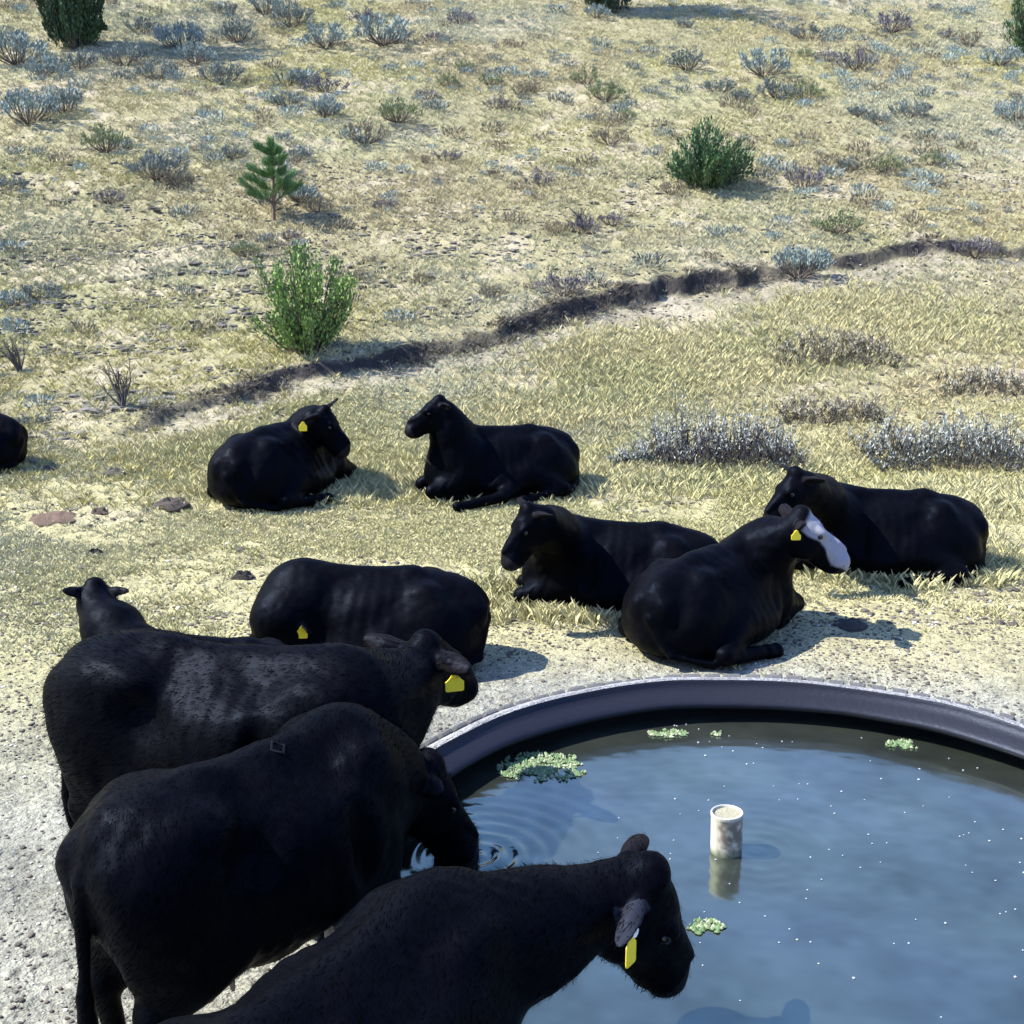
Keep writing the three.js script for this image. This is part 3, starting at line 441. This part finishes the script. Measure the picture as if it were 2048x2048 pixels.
// ---------------------------------------------------------------- shrubs and trees
const LEAF = std({ vertexColors: true, roughness: 0.85, side: THREE.DoubleSide });
const WOOD = std({ color: new THREE.Color(0.10, 0.08, 0.065), roughness: 0.95 });
function Leaves() { const pos = [], col = [], idx = [];
  return { n: () => idx.length / 3,
    blade(p, dir, len, wid, r, c) { const s = V(r() - 0.5, r() - 0.5, r() - 0.5).cross(dir).normalize().multiplyScalar(wid), k = pos.length / 3, m = p.clone().addScaledVector(dir, len * 0.45), t = p.clone().addScaledVector(dir, len);
      pos.push(p.x, p.y, p.z, m.x + s.x, m.y + s.y, m.z + s.z, m.x - s.x, m.y - s.y, m.z - s.z, t.x, t.y, t.z); for (let i = 0; i < 4; i++) col.push(...c); idx.push(k, k + 1, k + 2, k + 1, k + 3, k + 2); },
    build() { return geom(pos, idx, null, col); } }; }
function twig(list, a, b, ra, rb) { const d = b.clone().sub(a), L = d.length(), g = new THREE.CylinderGeometry(rb, ra, L, 5, 1, true); g.translate(0, L / 2, 0); g.applyQuaternion(new THREE.Quaternion().setFromUnitVectors(V(0, 1, 0), d.normalize())); g.translate(a.x, a.y, a.z); list.push(g); }
const KIND = { silver: [0.225, 0.285, 0.265], grey: [0.17, 0.20, 0.175], purple: [0.13, 0.12, 0.14], brown: [0.22, 0.19, 0.12], green: [0.22, 0.25, 0.12] };
function sageGeo(kind, seed, wide = 0.5, tall = 0.5) {
  const r = rng(seed), L = Leaves(), stems = [], base = KIND[kind], nS = 34;
  for (let i = 0; i < nS; i++) {
    const a = r() * 6.283, out = Math.sqrt(r()), tip = V(Math.cos(a) * out * wide, tall * (0.55 + 0.55 * r()) * (1 - 0.45 * out * out), Math.sin(a) * out * wide), root = V(Math.cos(a) * 0.08 * r(), 0, Math.sin(a) * 0.08 * r());
    const mid = root.clone().lerp(tip, 0.5).add(V(Math.cos(a) * 0.06, -0.02, Math.sin(a) * 0.06)); twig(stems, root, mid, 0.009, 0.006); twig(stems, mid, tip, 0.006, 0.002);
    const sp = kind === 'purple' || kind === 'brown' ? 18 : 34;
    for (let j = 0; j < sp; j++) { const t = 0.35 + 0.65 * Math.sqrt(r()), p = mid.clone().lerp(tip, clamp((t - 0.3) / 0.7, 0, 1)).add(V(r() - 0.5, r() - 0.5, r() - 0.5).multiplyScalar(0.09)), dir = V(r() - 0.5 + Math.cos(a) * 0.3, 0.5 + 0.5 * r(), r() - 0.5 + Math.sin(a) * 0.3).normalize(), k = 0.55 + 0.65 * r(); L.blade(p, dir, 0.045 + 0.045 * r(), 0.006 + 0.007 * r(), r, base.map(v => v * k)); }
  }
  return { foliage: L.build(), stems: mergeGeometries(stems) };
}
const sageProto = {}; Object.keys(KIND).forEach((k, i) => { sageProto[k] = [0, 1, 2].map(v => sageGeo(k, 100 + 17 * i + v * 5)); });
// landmarks by which the bushes are told apart
const MARKS = [[145, 60, 'the dark juniper at the top left'], [550, 360, 'the young pine'], [610, 620, 'the leafy green bush'], [1415, 310, 'the round green juniper'], [1230, 20, 'the tree at the top edge'], [2040, 80, 'the tree at the right edge'], [1300, 600, 'the trail bank'], [1000, 330, 'the bare middle slope'], [1700, 480, 'the right trail bank end'], [100, 560, 'the pocked left-edge slope']];
const ORD = ['nearest', 'second nearest', 'third nearest', 'fourth nearest', 'fifth nearest', 'sixth nearest', 'seventh nearest', 'eighth nearest', 'ninth nearest', 'tenth nearest', 'eleventh nearest', 'twelfth nearest', 'thirteenth nearest', 'fourteenth nearest', 'fifteenth nearest'];
const s0 = 'silver', g0 = 'grey', p0 = 'purple', b0 = 'brown', n0 = 'green';
const SAGE = [
  [32, 130, 95, s0], [58, 245, 95, s0], [127, 225, 65, g0], [159, 138, 55, g0], [95, 150, 60, s0], [249, 130, 65, g0], [313, 158, 62, g0], [366, 100, 85, s0], [392, 128, 62, s0], [286, 66, 50, g0], [477, 84, 62, g0], [450, 30, 40, g0], [530, 28, 62, s0], [583, 54, 70, g0], [731, 48, 52, p0], [652, 96, 72, s0], [768, 90, 100, s0], [578, 170, 62, g0], [578, 214, 56, g0], [652, 182, 72, p0], [498, 168, 32, b0], [445, 168, 70, g0], [869, 84, 42, p0], [922, 48, 46, p0], [927, 142, 36, n0], [896, 174, 40, n0], [853, 196, 38, p0], [980, 170, 40, n0], [991, 216, 42, p0], [647, 234, 62, s0], [795, 246, 80, n0], [731, 286, 75, b0], [313, 362, 88, g0], [212, 304, 72, n0], [360, 372, 62, b0], [217, 408, 48, p0], [588, 324, 52, g0], [466, 318, 52, g0], [896, 322, 50, p0], [848, 326, 32, b0], [600, 405, 62, s0], [636, 424, 50, b0], [578, 476, 42, p0], [493, 512, 50, n0], [21, 612, 62, s0], [80, 594, 62, g0], [16, 382, 60, g0], [768, 418, 42, p0], [705, 566, 52, b0], [986, 612, 48, b0], [843, 570, 40, b0],
  [1782, 66, 72, p0], [1713, 140, 62, p0], [1893, 76, 32, p0], [1936, 94, 46, b0], [1612, 114, 30, n0], [1655, 124, 42, p0], [1618, 78, 60, g0], [1374, 140, 70, g0], [1437, 186, 54, g0], [1527, 152, 82, s0], [1554, 198, 62, g0], [1607, 196, 62, n0], [1485, 206, 42, g0], [1210, 202, 62, n0], [1172, 168, 50, n0], [1066, 184, 50, b0], [1040, 190, 40, b0], [1220, 288, 70, b0], [1252, 238, 32, n0], [1082, 370, 58, p0], [1340, 388, 52, b0], [1607, 378, 74, p0], [1697, 342, 42, g0], [1771, 346, 58, n0], [1861, 330, 42, n0], [1819, 234, 62, g0], [1755, 248, 42, g0], [1718, 232, 42, g0], [2031, 242, 66, s0], [2000, 132, 60, s0], [1676, 474, 82, n0], [1114, 472, 48, b0], [1167, 472, 60, p0], [1225, 456, 52, p0], [1130, 612, 95, p0], [1596, 548, 105, s0], [1952, 506, 85, p0], [1194, 36, 42, s0], [1368, 56, 32, g0], [70, 848, 52, g0],
];
{
  const rank = {}, named = SAGE.map(([x, y, w, kind]) => { let b = 1e9, m; MARKS.forEach((q, i) => { const e = Math.hypot(q[0] - x, q[1] - y); if (e < b) { b = e; m = i; } }); return { x, y, w, kind, m, e: b }; });
  const word = { silver: 'silvery', grey: 'grey-green', purple: 'purplish', brown: 'brown', green: 'green' };
  const rr = rng(9); let first = {};
  for (const n of [...named].sort((a, b) => a.e - b.e)) {
    const key = n.m + n.kind, k = rank[key] = (rank[key] ?? -1) + 1, v = Math.floor(rr() * 3), proto = sageProto[n.kind][v], p = ground(n.x, n.y);
    const o = first[n.kind + v] ? first[n.kind + v].clone() : (() => { const g = new THREE.Group(); part('foliage', proto.foliage, LEAF, g); part('stem', proto.stems, WOOD, g); return first[n.kind + v] = g; })();
    o.name = numbered('sagebrush'); o.userData = {}; tag(o, `${word[n.kind]} sagebrush, ${ORD[k]} of its colour to ${MARKS[n.m][2]}`, 'shrub', 'sagebrush bushes scattered over the hillside');
    const dist = p.clone().sub(camera.position).length(), s = n.w / FOCAL * dist / 1.0 * 1.28; o.position.copy(p); o.position.y -= 0.03; o.rotation.y = rr() * 6.28; o.scale.set(s, s * (0.8 + 0.3 * rr()), s); scene.add(o);
  }
}
// silvery clumps on the flat
function clump(label, x0, x1, yb, hpx, kind, n, seed, tops = [0.38, 0.41, 0.37]) {
  const r = rng(seed), o = thing('sagebrush_clump', label, 'shrub'), L = Leaves(), stems = [], a = ground(x0, yb), b = ground(x1, yb), mid = a.clone().lerp(b, 0.5), dist = mid.distanceTo(camera.position), H = hpx / FOCAL * dist; mid.y = height(mid.x, -mid.z) - 0.02; o.position.copy(mid);
  const half = a.distanceTo(b) / 2, dirx = b.clone().sub(a).normalize();
  for (let i = 0; i < n; i++) {
    const t = r() * 2 - 1, dz = (r() - 0.5) * Math.min(1.0, half), e = Math.sqrt(1 - t * t * 0.8), x = t * half * dirx.x, z = t * half * dirx.z + dz, gy = height(mid.x + x, -(mid.z + z)) - mid.y, hh = H * (0.25 + 0.7 * r() * r() + 0.7 * vnoise(x * 2.6 + seed, z * 2.6, 0.5)) * e * (0.8 - 0.35 * dz / Math.min(1.0, half)), root = V(x, gy, z), tip = V(x + (r() - 0.5) * 0.34, gy + hh * (0.75 + 0.35 * r()), z + (r() - 0.5) * 0.3);
    twig(stems, root, tip, 0.006, 0.002);
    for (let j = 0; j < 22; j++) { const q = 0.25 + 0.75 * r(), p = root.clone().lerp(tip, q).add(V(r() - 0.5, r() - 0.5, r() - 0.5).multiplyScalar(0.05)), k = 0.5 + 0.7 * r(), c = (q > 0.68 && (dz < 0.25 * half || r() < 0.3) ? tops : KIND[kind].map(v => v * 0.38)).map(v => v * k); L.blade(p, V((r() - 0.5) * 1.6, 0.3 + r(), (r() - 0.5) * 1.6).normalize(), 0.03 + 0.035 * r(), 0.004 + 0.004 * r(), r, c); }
  }
  part('foliage', L.build(), LEAF, o); part('stem', mergeGeometries(stems), WOOD, o); return o;
}
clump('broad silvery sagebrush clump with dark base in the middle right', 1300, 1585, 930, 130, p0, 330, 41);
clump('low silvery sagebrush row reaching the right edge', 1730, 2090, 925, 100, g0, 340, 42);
clump('dry grey shrub row upslope of the silvery clumps', 1540, 1790, 715, 55, b0, 170, 43, [0.36, 0.33, 0.25]);
clump('thin pale shrub between the centre cow and the silvery clump', 1230, 1310, 935, 60, s0, 60, 44);
clump('grey-brown shrub patch right of the silvery clump', 1560, 1760, 838, 50, b0, 120, 45, [0.36, 0.33, 0.25]);
clump('sparse grey shrub tuft at the right edge beyond the silvery row', 1880, 2080, 780, 45, b0, 110, 46, [0.38, 0.36, 0.28]);

// dead twiggy shrubs
function deadShrub(label, px, py, hpx, seed) {
  const r = rng(seed), p = ground(px, py), H = hpx / FOCAL * p.distanceTo(camera.position), o = thing('dead_shrub', label, 'dead shrub'), list = []; o.position.copy(p);
  for (let i = 0; i < 16; i++) { const a = r() * 6.283, t = V(Math.cos(a) * 0.45 * H * r() - 0.2 * H, H * (0.5 + 0.6 * r()), Math.sin(a) * 0.4 * H * r()), m = t.clone().multiplyScalar(0.5).add(V((r() - 0.5) * 0.1, 0, (r() - 0.5) * 0.1)); twig(list, V((r() - 0.5) * 0.05, -0.02, (r() - 0.5) * 0.05), m, 0.014, 0.009); twig(list, m, t, 0.009, 0.003); for (let j = 0; j < 3; j++) twig(list, m.clone().lerp(t, r()), m.clone().lerp(t, r()).add(V((r() - 0.5) * 0.3, 0.15 * r(), (r() - 0.5) * 0.3)), 0.005, 0.002); }
  part('twigs', mergeGeometries(list), std({ color: new THREE.Color(0.07, 0.065, 0.06), roughness: 0.95 }), o);
}
deadShrub('dead twiggy shrub below the left end of the trail bank', 248, 828, 85, 51);
deadShrub('dead twiggy shrub on the pocked slope at the left edge', 40, 745, 60, 52);
deadShrub('dead grey branch lying upslope of the leafy green bush', 1165, 462, 45, 53);

const NEEDLE = std({ vertexColors: true, roughness: 0.75, side: THREE.DoubleSide });
function foliageSpray(L, a, b, n, len, wid, spread, r, base, upward = 0.2) {
  const d = b.clone().sub(a).normalize();
  for (let i = 0; i < n; i++) { const t = Math.pow(r(), 0.7), p = a.clone().lerp(b, t).add(V(r() - 0.5, r() - 0.5, r() - 0.5).multiplyScalar(spread)), dir = V(r() - 0.5, r() - 0.5 + upward, r() - 0.5).multiplyScalar(1.3).add(d).normalize(), k = 0.5 + 0.8 * r(); L.blade(p, dir, len * (0.6 + 0.7 * r()), wid * (0.6 + 0.7 * r()), r, base.map(v => v * k)); }
}
{ // young pine
  const p = ground(548, 440), H = 150 / FOCAL * p.distanceTo(camera.position), r = rng(61), o = thing('young_pine', 'small young pine with whorled branches on the open slope', 'tree'), L = Leaves(), W = []; o.position.copy(p);
  twig(W, V(0, -0.05, 0), V(0.02, H * 0.5, 0), 0.035, 0.026); twig(W, V(0.02, H * 0.5, 0), V(0, H * 0.93, 0), 0.026, 0.01);
  for (let k = 0; k < 5; k++) { const y = H * (0.22 + 0.15 * k), n = 5 + (k < 3 ? 2 : 0); for (let i = 0; i < n; i++) { const a = i / n * 6.283 + k * 1.3 + r(), len = H * (0.36 - 0.05 * k) * (0.35 + 0.85 * r()), m = V(0, y, 0), t = V(Math.cos(a) * len, y + len * (0.35 + 0.35 * r()), Math.sin(a) * len); twig(W, m, t, 0.012, 0.006); foliageSpray(L, m.clone().lerp(t, 0.35), t, 330, 0.12, 0.0045, 0.09, r, [0.10, 0.20, 0.06], 0.35); } }
  foliageSpray(L, V(0, H * 0.7, 0), V(0, H * 0.96, 0), 700, 0.13, 0.0045, 0.09, r, [0.11, 0.22, 0.06], 0.6);
  part('trunk', mergeGeometries(W), std({ color: new THREE.Color(0.13, 0.09, 0.06), roughness: 0.95 }), o); part('crown', L.build(), NEEDLE, o);
}
function leafBush(name, label, px, py, wpx, hpx, opt, seed) {
  const p = ground(px, py), D = p.distanceTo(camera.position), H = hpx / FOCAL * D, Wd = wpx / FOCAL * D / 2, r = rng(seed), o = thing(name, label, opt.cat ?? 'bush'), L = Leaves(), W = []; o.position.copy(p); o.position.y -= 0.04;
  for (let i = 0; i < opt.stems; i++) {
    const a = r() * 6.283, q = Math.sqrt(r()), tip = V(Math.cos(a) * q * Wd, H * (opt.flat + (1.05 - opt.flat) * r()) * (1 - opt.dome * q * q), Math.sin(a) * q * Wd), root = V(Math.cos(a) * q * Wd * (opt.root ?? 0.25), (opt.lift ?? 0) * H * r(), Math.sin(a) * q * Wd * (opt.root ?? 0.25)), mid = root.clone().lerp(tip, 0.5).add(V((r() - 0.5) * 0.12, 0, (r() - 0.5) * 0.12));
    const tw = opt.twig ?? 1; twig(W, root, mid, 0.02 * tw, 0.013 * tw); twig(W, mid, tip, 0.013 * tw, 0.004 * tw);
    const tone = 0.75 + 0.5 * r(), base = opt.color.map(v => v * tone);
    foliageSpray(L, root.clone().lerp(mid, opt.skirt), mid, opt.n * 0.45, opt.len, opt.wid, 0.16, r, base, opt.up); foliageSpray(L, mid, tip, opt.n * 0.55, opt.len, opt.wid, 0.13, r, base, opt.up);
  }
  if (opt.trunk) twig(W, V(0, -0.1, 0), V(0, H * 0.7, 0), opt.trunk, opt.trunk * 0.4);
  part(opt.trunk ? 'trunk' : 'stem', mergeGeometries(W), WOOD, o); part(opt.trunk ? 'crown' : 'foliage', L.build(), NEEDLE, o);
}
leafBush('green_bush', 'bright leafy green bush with upright shoots at the trail bank', 612, 714, 200, 205, { stems: 60, flat: 0.3, dome: 0.2, n: 150, len: 0.06, wid: 0.018, skirt: 0.3, up: 0.4, color: [0.16, 0.25, 0.06] }, 71);
leafBush('juniper_bush', 'dense round dark green juniper bush on the right slope', 1418, 372, 165, 128, { stems: 120, flat: 0.35, dome: 0.5, n: 80, len: 0.085, wid: 0.018, skirt: 0.1, up: 0.25, color: [0.075, 0.145, 0.05] }, 72);
leafBush('juniper_tree', 'dark juniper tree cut off by the top edge at the left', 148, 96, 118, 400, { cat: 'tree', stems: 170, flat: 0.08, dome: 0.05, n: 260, len: 0.12, wid: 0.026, skirt: 0.0, root: 0.62, lift: 0.10, twig: 0.3, up: 0.4, color: [0.035, 0.07, 0.022], trunk: 0.12 }, 73);
leafBush('juniper_tree', 'dark conifer showing only its lowest branches at the top edge', 1215, 24, 125, 330, { cat: 'tree', stems: 150, flat: 0.1, dome: 0.05, n: 200, len: 0.12, wid: 0.026, root: 0.6, lift: 0.08, skirt: 0.0, twig: 0.3, up: 0.4, color: [0.035, 0.065, 0.03], trunk: 0.12 }, 74);
leafBush('juniper_tree', 'green juniper tree cut off by the right edge at the top', 2068, 118, 115, 170, { cat: 'tree', stems: 110, flat: 0.2, dome: 0.3, n: 80, len: 0.10, wid: 0.016, skirt: 0.1, up: 0.4, color: [0.06, 0.12, 0.035], trunk: 0.08 }, 75);

// ---------------------------------------------------------------- dung and scrapes
function dung(label, px, py, wpx, seed, color = [0.035, 0.03, 0.025], flat = 0.05) {
  const p = ground(px, py), D = p.distanceTo(camera.position), R = wpx / FOCAL * D / 2, r = rng(seed), g = new THREE.SphereGeometry(1, 22, 10, 0, 6.2832, 0, 1.5708), a = g.attributes.position;
  for (let i = 0; i < a.count; i++) { const x = a.getX(i), y = a.getY(i), z = a.getZ(i), n = 0.6 + 0.8 * vnoise(x * 2.2 + seed, z * 2.2, 0.5); a.setXYZ(i, x * R * n, y * flat * (0.4 + 1.2 * vnoise(x * 5, z * 5 + seed, 0.2)), z * R * n); } g.computeVertexNormals();
  const o = top('dung_pat', g, std({ color: new THREE.Color(...color), roughness: 0.9, bumpMap: TEX.groundBump, bumpScale: 0.02 }), label, 'dung'); o.position.copy(p); o.position.y += 0.004; return o;
}
dung('wide brown dung patch in the straw at the left', 105, 1040, 95, 1, [0.14, 0.09, 0.06]);
dung('small brown dung pat right of the wide patch', 200, 1026, 36, 2, [0.10, 0.07, 0.05]);
dung('dark dung pat above the head behind the standing cow', 191, 1110, 30, 3);
dung('dark dung pat left of the cow lying low', 487, 1156, 40, 4);
dung('cracked dark dung patch left below the cow showing its rump', 345, 1012, 70, 5, [0.07, 0.055, 0.045], 0.07);
dung('flat dung pat on the straw left of the rear cow', 230, 952, 40, 6, [0.09, 0.08, 0.06]);
dung('dark dung pat beside the cow cut off at the left edge', 95, 938, 45, 7, [0.07, 0.06, 0.05]);
dung('small flat dark patch in front of the white-faced cow at the right', 1700, 1252, 60, 8, [0.06, 0.055, 0.05]);  // low flattened dark mound on the ground

// ---------------------------------------------------------------- grass, thatch and clods
const keepOut = herd.map(g => { const c = g.position, y = g.rotation.y; return { x: c.x, z: c.z, cx: Math.cos(y), sy: Math.sin(y), s: g.scale.x, up: g.children[0].geometry.boundingBox ?? 0 }; });
const inCow = (x, z) => keepOut.some(k => { const dx = x - k.x, dz = z - k.z, a = (dx * k.cx - dz * k.sy) / k.s, b = (dx * k.sy + dz * k.cx) / k.s; return a > -0.85 && a < 0.6 && Math.abs(b) < 0.33; });
const inTrough = (x, d) => Math.hypot(x - TROUGH.x, d - TROUGH.d) < 1.92;
function tuftGeo(seed, n, h, w, lean) {
  const r = rng(seed), pos = [], idx = [];
  for (let i = 0; i < n; i++) { const a = r() * 6.283, b = r() * 6.283, q = 0.35 * h * r(), x = Math.cos(a) * q, z = Math.sin(a) * q, hh = h * (0.5 + 0.6 * r()), l = lean * hh * (0.3 + r()), k = pos.length / 3, wx = Math.cos(b) * w, wz = Math.sin(b) * w; pos.push(x - wx, -0.01, z - wz, x + wx, -0.01, z + wz, x + Math.cos(a) * l * 0.4, hh * 0.6, z + Math.sin(a) * l * 0.4, x + Math.cos(a) * l, hh, z + Math.sin(a) * l); idx.push(k, k + 1, k + 2, k, k + 2, k + 3); }
  return geom(pos, idx);
}
const GRASS = std({ color: 0xffffff, roughness: 0.9, side: THREE.DoubleSide });
function scatter(name, label, geo, mat, want, seed, place, kindWord = 'grass') {
  const r = rng(seed), M = [], Cc = [], m = new THREE.Matrix4(), q = new THREE.Quaternion(), up = V(0, 1, 0), tilt = new THREE.Euler();
  for (let i = 0; i < want; i++) { const t = place(r); if (!t) continue; tilt.set((r() - 0.5) * 0.3, r() * 6.283, (r() - 0.5) * 0.3); q.setFromEuler(tilt); m.compose(V(t.x, height(t.x, t.d) + (t.lift ?? 0), -t.d), q, V(t.s * (t.w ?? 1), t.s * (t.h ?? 1), t.s * (t.w ?? 1))); M.push(m.clone()); Cc.push(t.c); }
  const im = new THREE.InstancedMesh(geo, mat, M.length), c = new THREE.Color(); M.forEach((x, i) => { im.setMatrixAt(i, x); im.setColorAt(i, c.setRGB(...Cc[i])); });
  im.name = name; im.castShadow = im.receiveShadow = true; tag(im, label, kindWord, null, 'stuff'); scene.add(im); console.log(name, M.length); return im;
}
function spot(r, lo, hi) { const d = Math.sqrt(mix(lo * lo, hi * hi, r())), x = (r() * 2 - 1) * (0.43 * d + 0.5); return [x, d]; }
const lerpC = (a, b, t) => a.map((v, i) => mix(v, b[i], t));
const STRAW = [0.48, 0.45, 0.245], GOLD = [0.46, 0.40, 0.20], OLIVE = [0.40, 0.385, 0.185], ASH = [0.39, 0.385, 0.26];
const yard = (x, d) => { const t = Math.hypot(x - TROUGH.x, d - TROUGH.d); return sstep(8.0, 10.4, d + (fbm(x * 0.8, d * 0.8, 1.1, 2) - 0.5) * 2.5) * (1 - 0.6 * sstep(-3.5, -5.5, x) * (1 - sstep(10, 13, d))); };
const bankClear = (x, d) => { if (d < 10 || d > 34) return 1; const [b, s] = bankAt(x, d); return s > 0.5 && b > -0.8 && b < 0.16 ? (b < -0.15 ? 0.3 : 0.1) : 1; };
for (const [v, want] of [[0, 95000], [1, 95000]]) scatter(v ? 'short_grass' : 'dry_grass', v ? 'short dull grass thinly covering the hillside' : 'short dry straw grass covering the yard behind the tank', tuftGeo(200 + v, 11, v ? 0.08 : 0.042, 0.0026, 1.0), GRASS, want, 300 + v, r => {
  const [x, d] = v ? spot(r, 12.5, 43) : spot(r, 7.4, 17); if (inTrough(x, d)) return null;
  const n = fbm(x * 0.7 + 3, d * 0.7, 3.1, 3), den = v ? 0.35 + 0.9 * sstep(0.42, 0.62, n) : yard(x, d) * (0.12 + 1.0 * sstep(0.40, 0.58, n)); if (r() > den * bankClear(x, d)) return null;
  const g = fbm(x * 0.4 + 30, d * 0.4, 6.1, 2), c = lerpC(v ? lerpC(lerpC([0.42, 0.36, 0.20], ASH, sstep(0.4, 0.6, fbm(x * 0.2 + 4, d * 0.2, 12.1, 2))), [0.43, 0.39, 0.165], sstep(0.5, 0.65, fbm(x * 0.17 + 24, d * 0.17, 14.1, 2))) : lerpC(STRAW, ASH, sstep(-2, -5, x) * 0.8), OLIVE, v ? 0.45 * sstep(0.5, 0.65, g) : 0.5 * sstep(0.5, 0.7, g)), k = 0.75 + 0.45 * r();
  return { x, d, s: (v ? 0.9 : 0.75) * (0.6 + 0.8 * r()), c: c.map(q => q * k) };
});
for (const [v, kind] of [[0, 'silver'], [1, 'grey'], [2, 'brown']]) scatter('low_scrub', ['low silvery scrub dotted thickly over the upper hillside', 'low grey scrub dotted over the hillside', 'low brown tussocks dotted over the hillside'][v], (() => { const r = rng(800 + v), L = Leaves(); for (let i = 0; i < 150; i++) { const a = r() * 6.283, q = 0.16 * Math.sqrt(r()), p = V(Math.cos(a) * q, 0.12 * r(), Math.sin(a) * q), k = 0.5 + 0.7 * r(); L.blade(p, V(Math.cos(a) * 0.4 + r() - 0.5, 0.5 + r() * 0.6, Math.sin(a) * 0.4 + r() - 0.5).normalize(), 0.04 + 0.04 * r(), 0.005 + 0.005 * r(), r, KIND[kind].map(c => c * k * 1.1)); } return L.build(); })(), LEAF, 900, 820 + v, r => {
  const [x, d] = spot(r, 13, 44), n = fbm(x * 0.3 + 11 * v, d * 0.3, 7.7, 3), slope = sstep(14, 30, d - 0.25 * x * -0.6); if (r() > (0.12 + 0.9 * slope) * sstep(0.40, 0.6, n) || bankClear(x, d) < 1) return null;
  if (d < 24 && bankAt(x, d)[0] < 0.5) return null; const q = 0.5 + 1.5 * r() * r(), k = 0.8 + 0.4 * r(); return { x, d, s: q, c: [k, k, k] };
}, 'scrub');
scatter('bank_scrub', 'dark twiggy scrub and roots hanging over the trail cut', (() => { const r = rng(870), L = Leaves(); for (let i = 0; i < 60; i++) { const a = r() * 6.283, q = 0.10 * Math.sqrt(r()), p = V(Math.cos(a) * q, 0.06 * r(), Math.sin(a) * q), k = 0.4 + 0.9 * r(); L.blade(p, V(Math.cos(a) + r() - 0.5, 0.2 + r() * 0.8, Math.sin(a) + r() - 0.5).normalize(), 0.05 + 0.07 * r(), 0.003 + 0.004 * r(), r, [0.12 * k, 0.105 * k, 0.085 * k]); } return L.build(); })(), LEAF, 420, 871, r => {
  const i = Math.floor(r() * (BANK.length - 1)), t = r(), off = -0.25 + 0.5 * r(), x = mix(BANK[i][0], BANK[i + 1][0], t) + (r() - 0.5) * 0.2, d = mix(BANK[i][1], BANK[i + 1][1], t) + off; if (vnoise(x * 1.3, d * 1.3, 0.5) < 0.42) return null; const k = 0.6 + 0.8 * r(); return { x, d, s: 0.4 + 0.8 * r(), c: [k, k, k] };
}, 'scrub');
// taller grass: round the lying cattle and in the golden band in front of the trail
const tallSpots = [[1060, 945, 1.3], [960, 975, 0.9], [560, 985, 0.9], [660, 960, 0.8], [1130, 1200, 0.8], [1230, 1215, 0.6], [1850, 1120, 1.0], [1720, 1110, 0.9], [1800, 1140, 0.7], [1330, 720, 1.6], [1250, 770, 1.6], [1450, 740, 1.3], [1420, 930, 1.2], [1300, 960, 1.0], [1600, 700, 1.5], [1900, 660, 1.6], [1700, 620, 1.5], [1100, 830, 1.0], [420, 900, 0.8], [1250, 700, 1.4], [1600, 1100, 0.7], [1990, 1000, 1.0], [1550, 920, 0.8]].map(([x, y, w]) => { const p = onGround(x, y); return [p.x, -p.z, w]; });
scatter('tall_grass', 'taller golden grass standing among and before the lying cattle', tuftGeo(210, 14, 0.125, 0.0024, 0.7), GRASS, 18000, 310, r => {
  const q = tallSpots[Math.floor(r() * tallSpots.length)], a = r() * 6.283, e = Math.sqrt(-2 * Math.log(1 - r() * 0.98)) * 0.42 * q[2], x = q[0] + Math.cos(a) * e * 1.3, d = q[1] + Math.sin(a) * e * 0.8; if (inTrough(x, d) || inCow(x, -d) || r() > bankClear(x, d)) return null;
  const g = fbm(x * 0.9 + 30, d * 0.9, 6.1, 2), c = lerpC(lerpC(STRAW, GOLD, sstep(13, 16, d) * (0.15 + 0.6 * r())), OLIVE, 0.7 * sstep(0.5, 0.7, g)), k = 0.7 + 0.5 * r(); return { x, d, s: 0.45 + 0.75 * r(), c: c.map(v => v * k) };
});
{
  const g = new THREE.IcosahedronGeometry(1, 1), a = g.attributes.position; for (let i = 0; i < a.count; i++) { const x = a.getX(i), y = a.getY(i), z = a.getZ(i), n = 0.7 + 0.6 * vnoise(x * 1.7 + 3, y * 1.7, z * 1.7 + 0.4); a.setXYZ(i, x * n, y * n * 0.6, z * n); } g.computeVertexNormals();
  scatter('clods', 'small dirt clods, dung crumbs and pebbles strewn over the trampled ground', g, std({ roughness: 0.95 }), 60000, 330, r => {
    const far = r() < 0.35, [x, d] = far ? spot(r, 9, 30) : spot(r, 2, 11); if (inTrough(x, d)) return null; const n = fbm(x * 0.9, d * 0.9, 9.1, 3); if (r() > 0.25 + 0.9 * sstep(0.42, 0.62, n)) return null;
    const dark = r() < 0.66, k = 0.6 + 0.8 * r(), c = dark ? [0.10, 0.085, 0.07] : [0.44, 0.43, 0.38]; if (!dark && r() < 0.5) return null; return { x, d, s: (dark ? 1 : 0.7) * ((far ? 0.014 : 0.004) + (far ? 0.026 : 0.014) * r() * r()), c: c.map(v => v * k), lift: 0.002 };
  }, 'clods');
  scatter('tuft_shade_dashes', 'dark lumps standing for tuft shadows in level lines across the left slope', g, std({ roughness: 0.95 }), 24000, 331, r => {  // dark flattened lumps added to stand for the shadows of small tufts
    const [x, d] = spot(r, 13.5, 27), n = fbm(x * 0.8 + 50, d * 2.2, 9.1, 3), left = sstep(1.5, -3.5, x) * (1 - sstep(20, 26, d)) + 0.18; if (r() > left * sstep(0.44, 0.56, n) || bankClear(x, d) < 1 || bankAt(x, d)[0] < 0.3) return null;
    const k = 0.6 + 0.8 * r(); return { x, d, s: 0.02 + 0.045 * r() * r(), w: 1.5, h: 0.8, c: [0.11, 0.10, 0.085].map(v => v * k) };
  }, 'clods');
}
renderer.render(scene, camera);
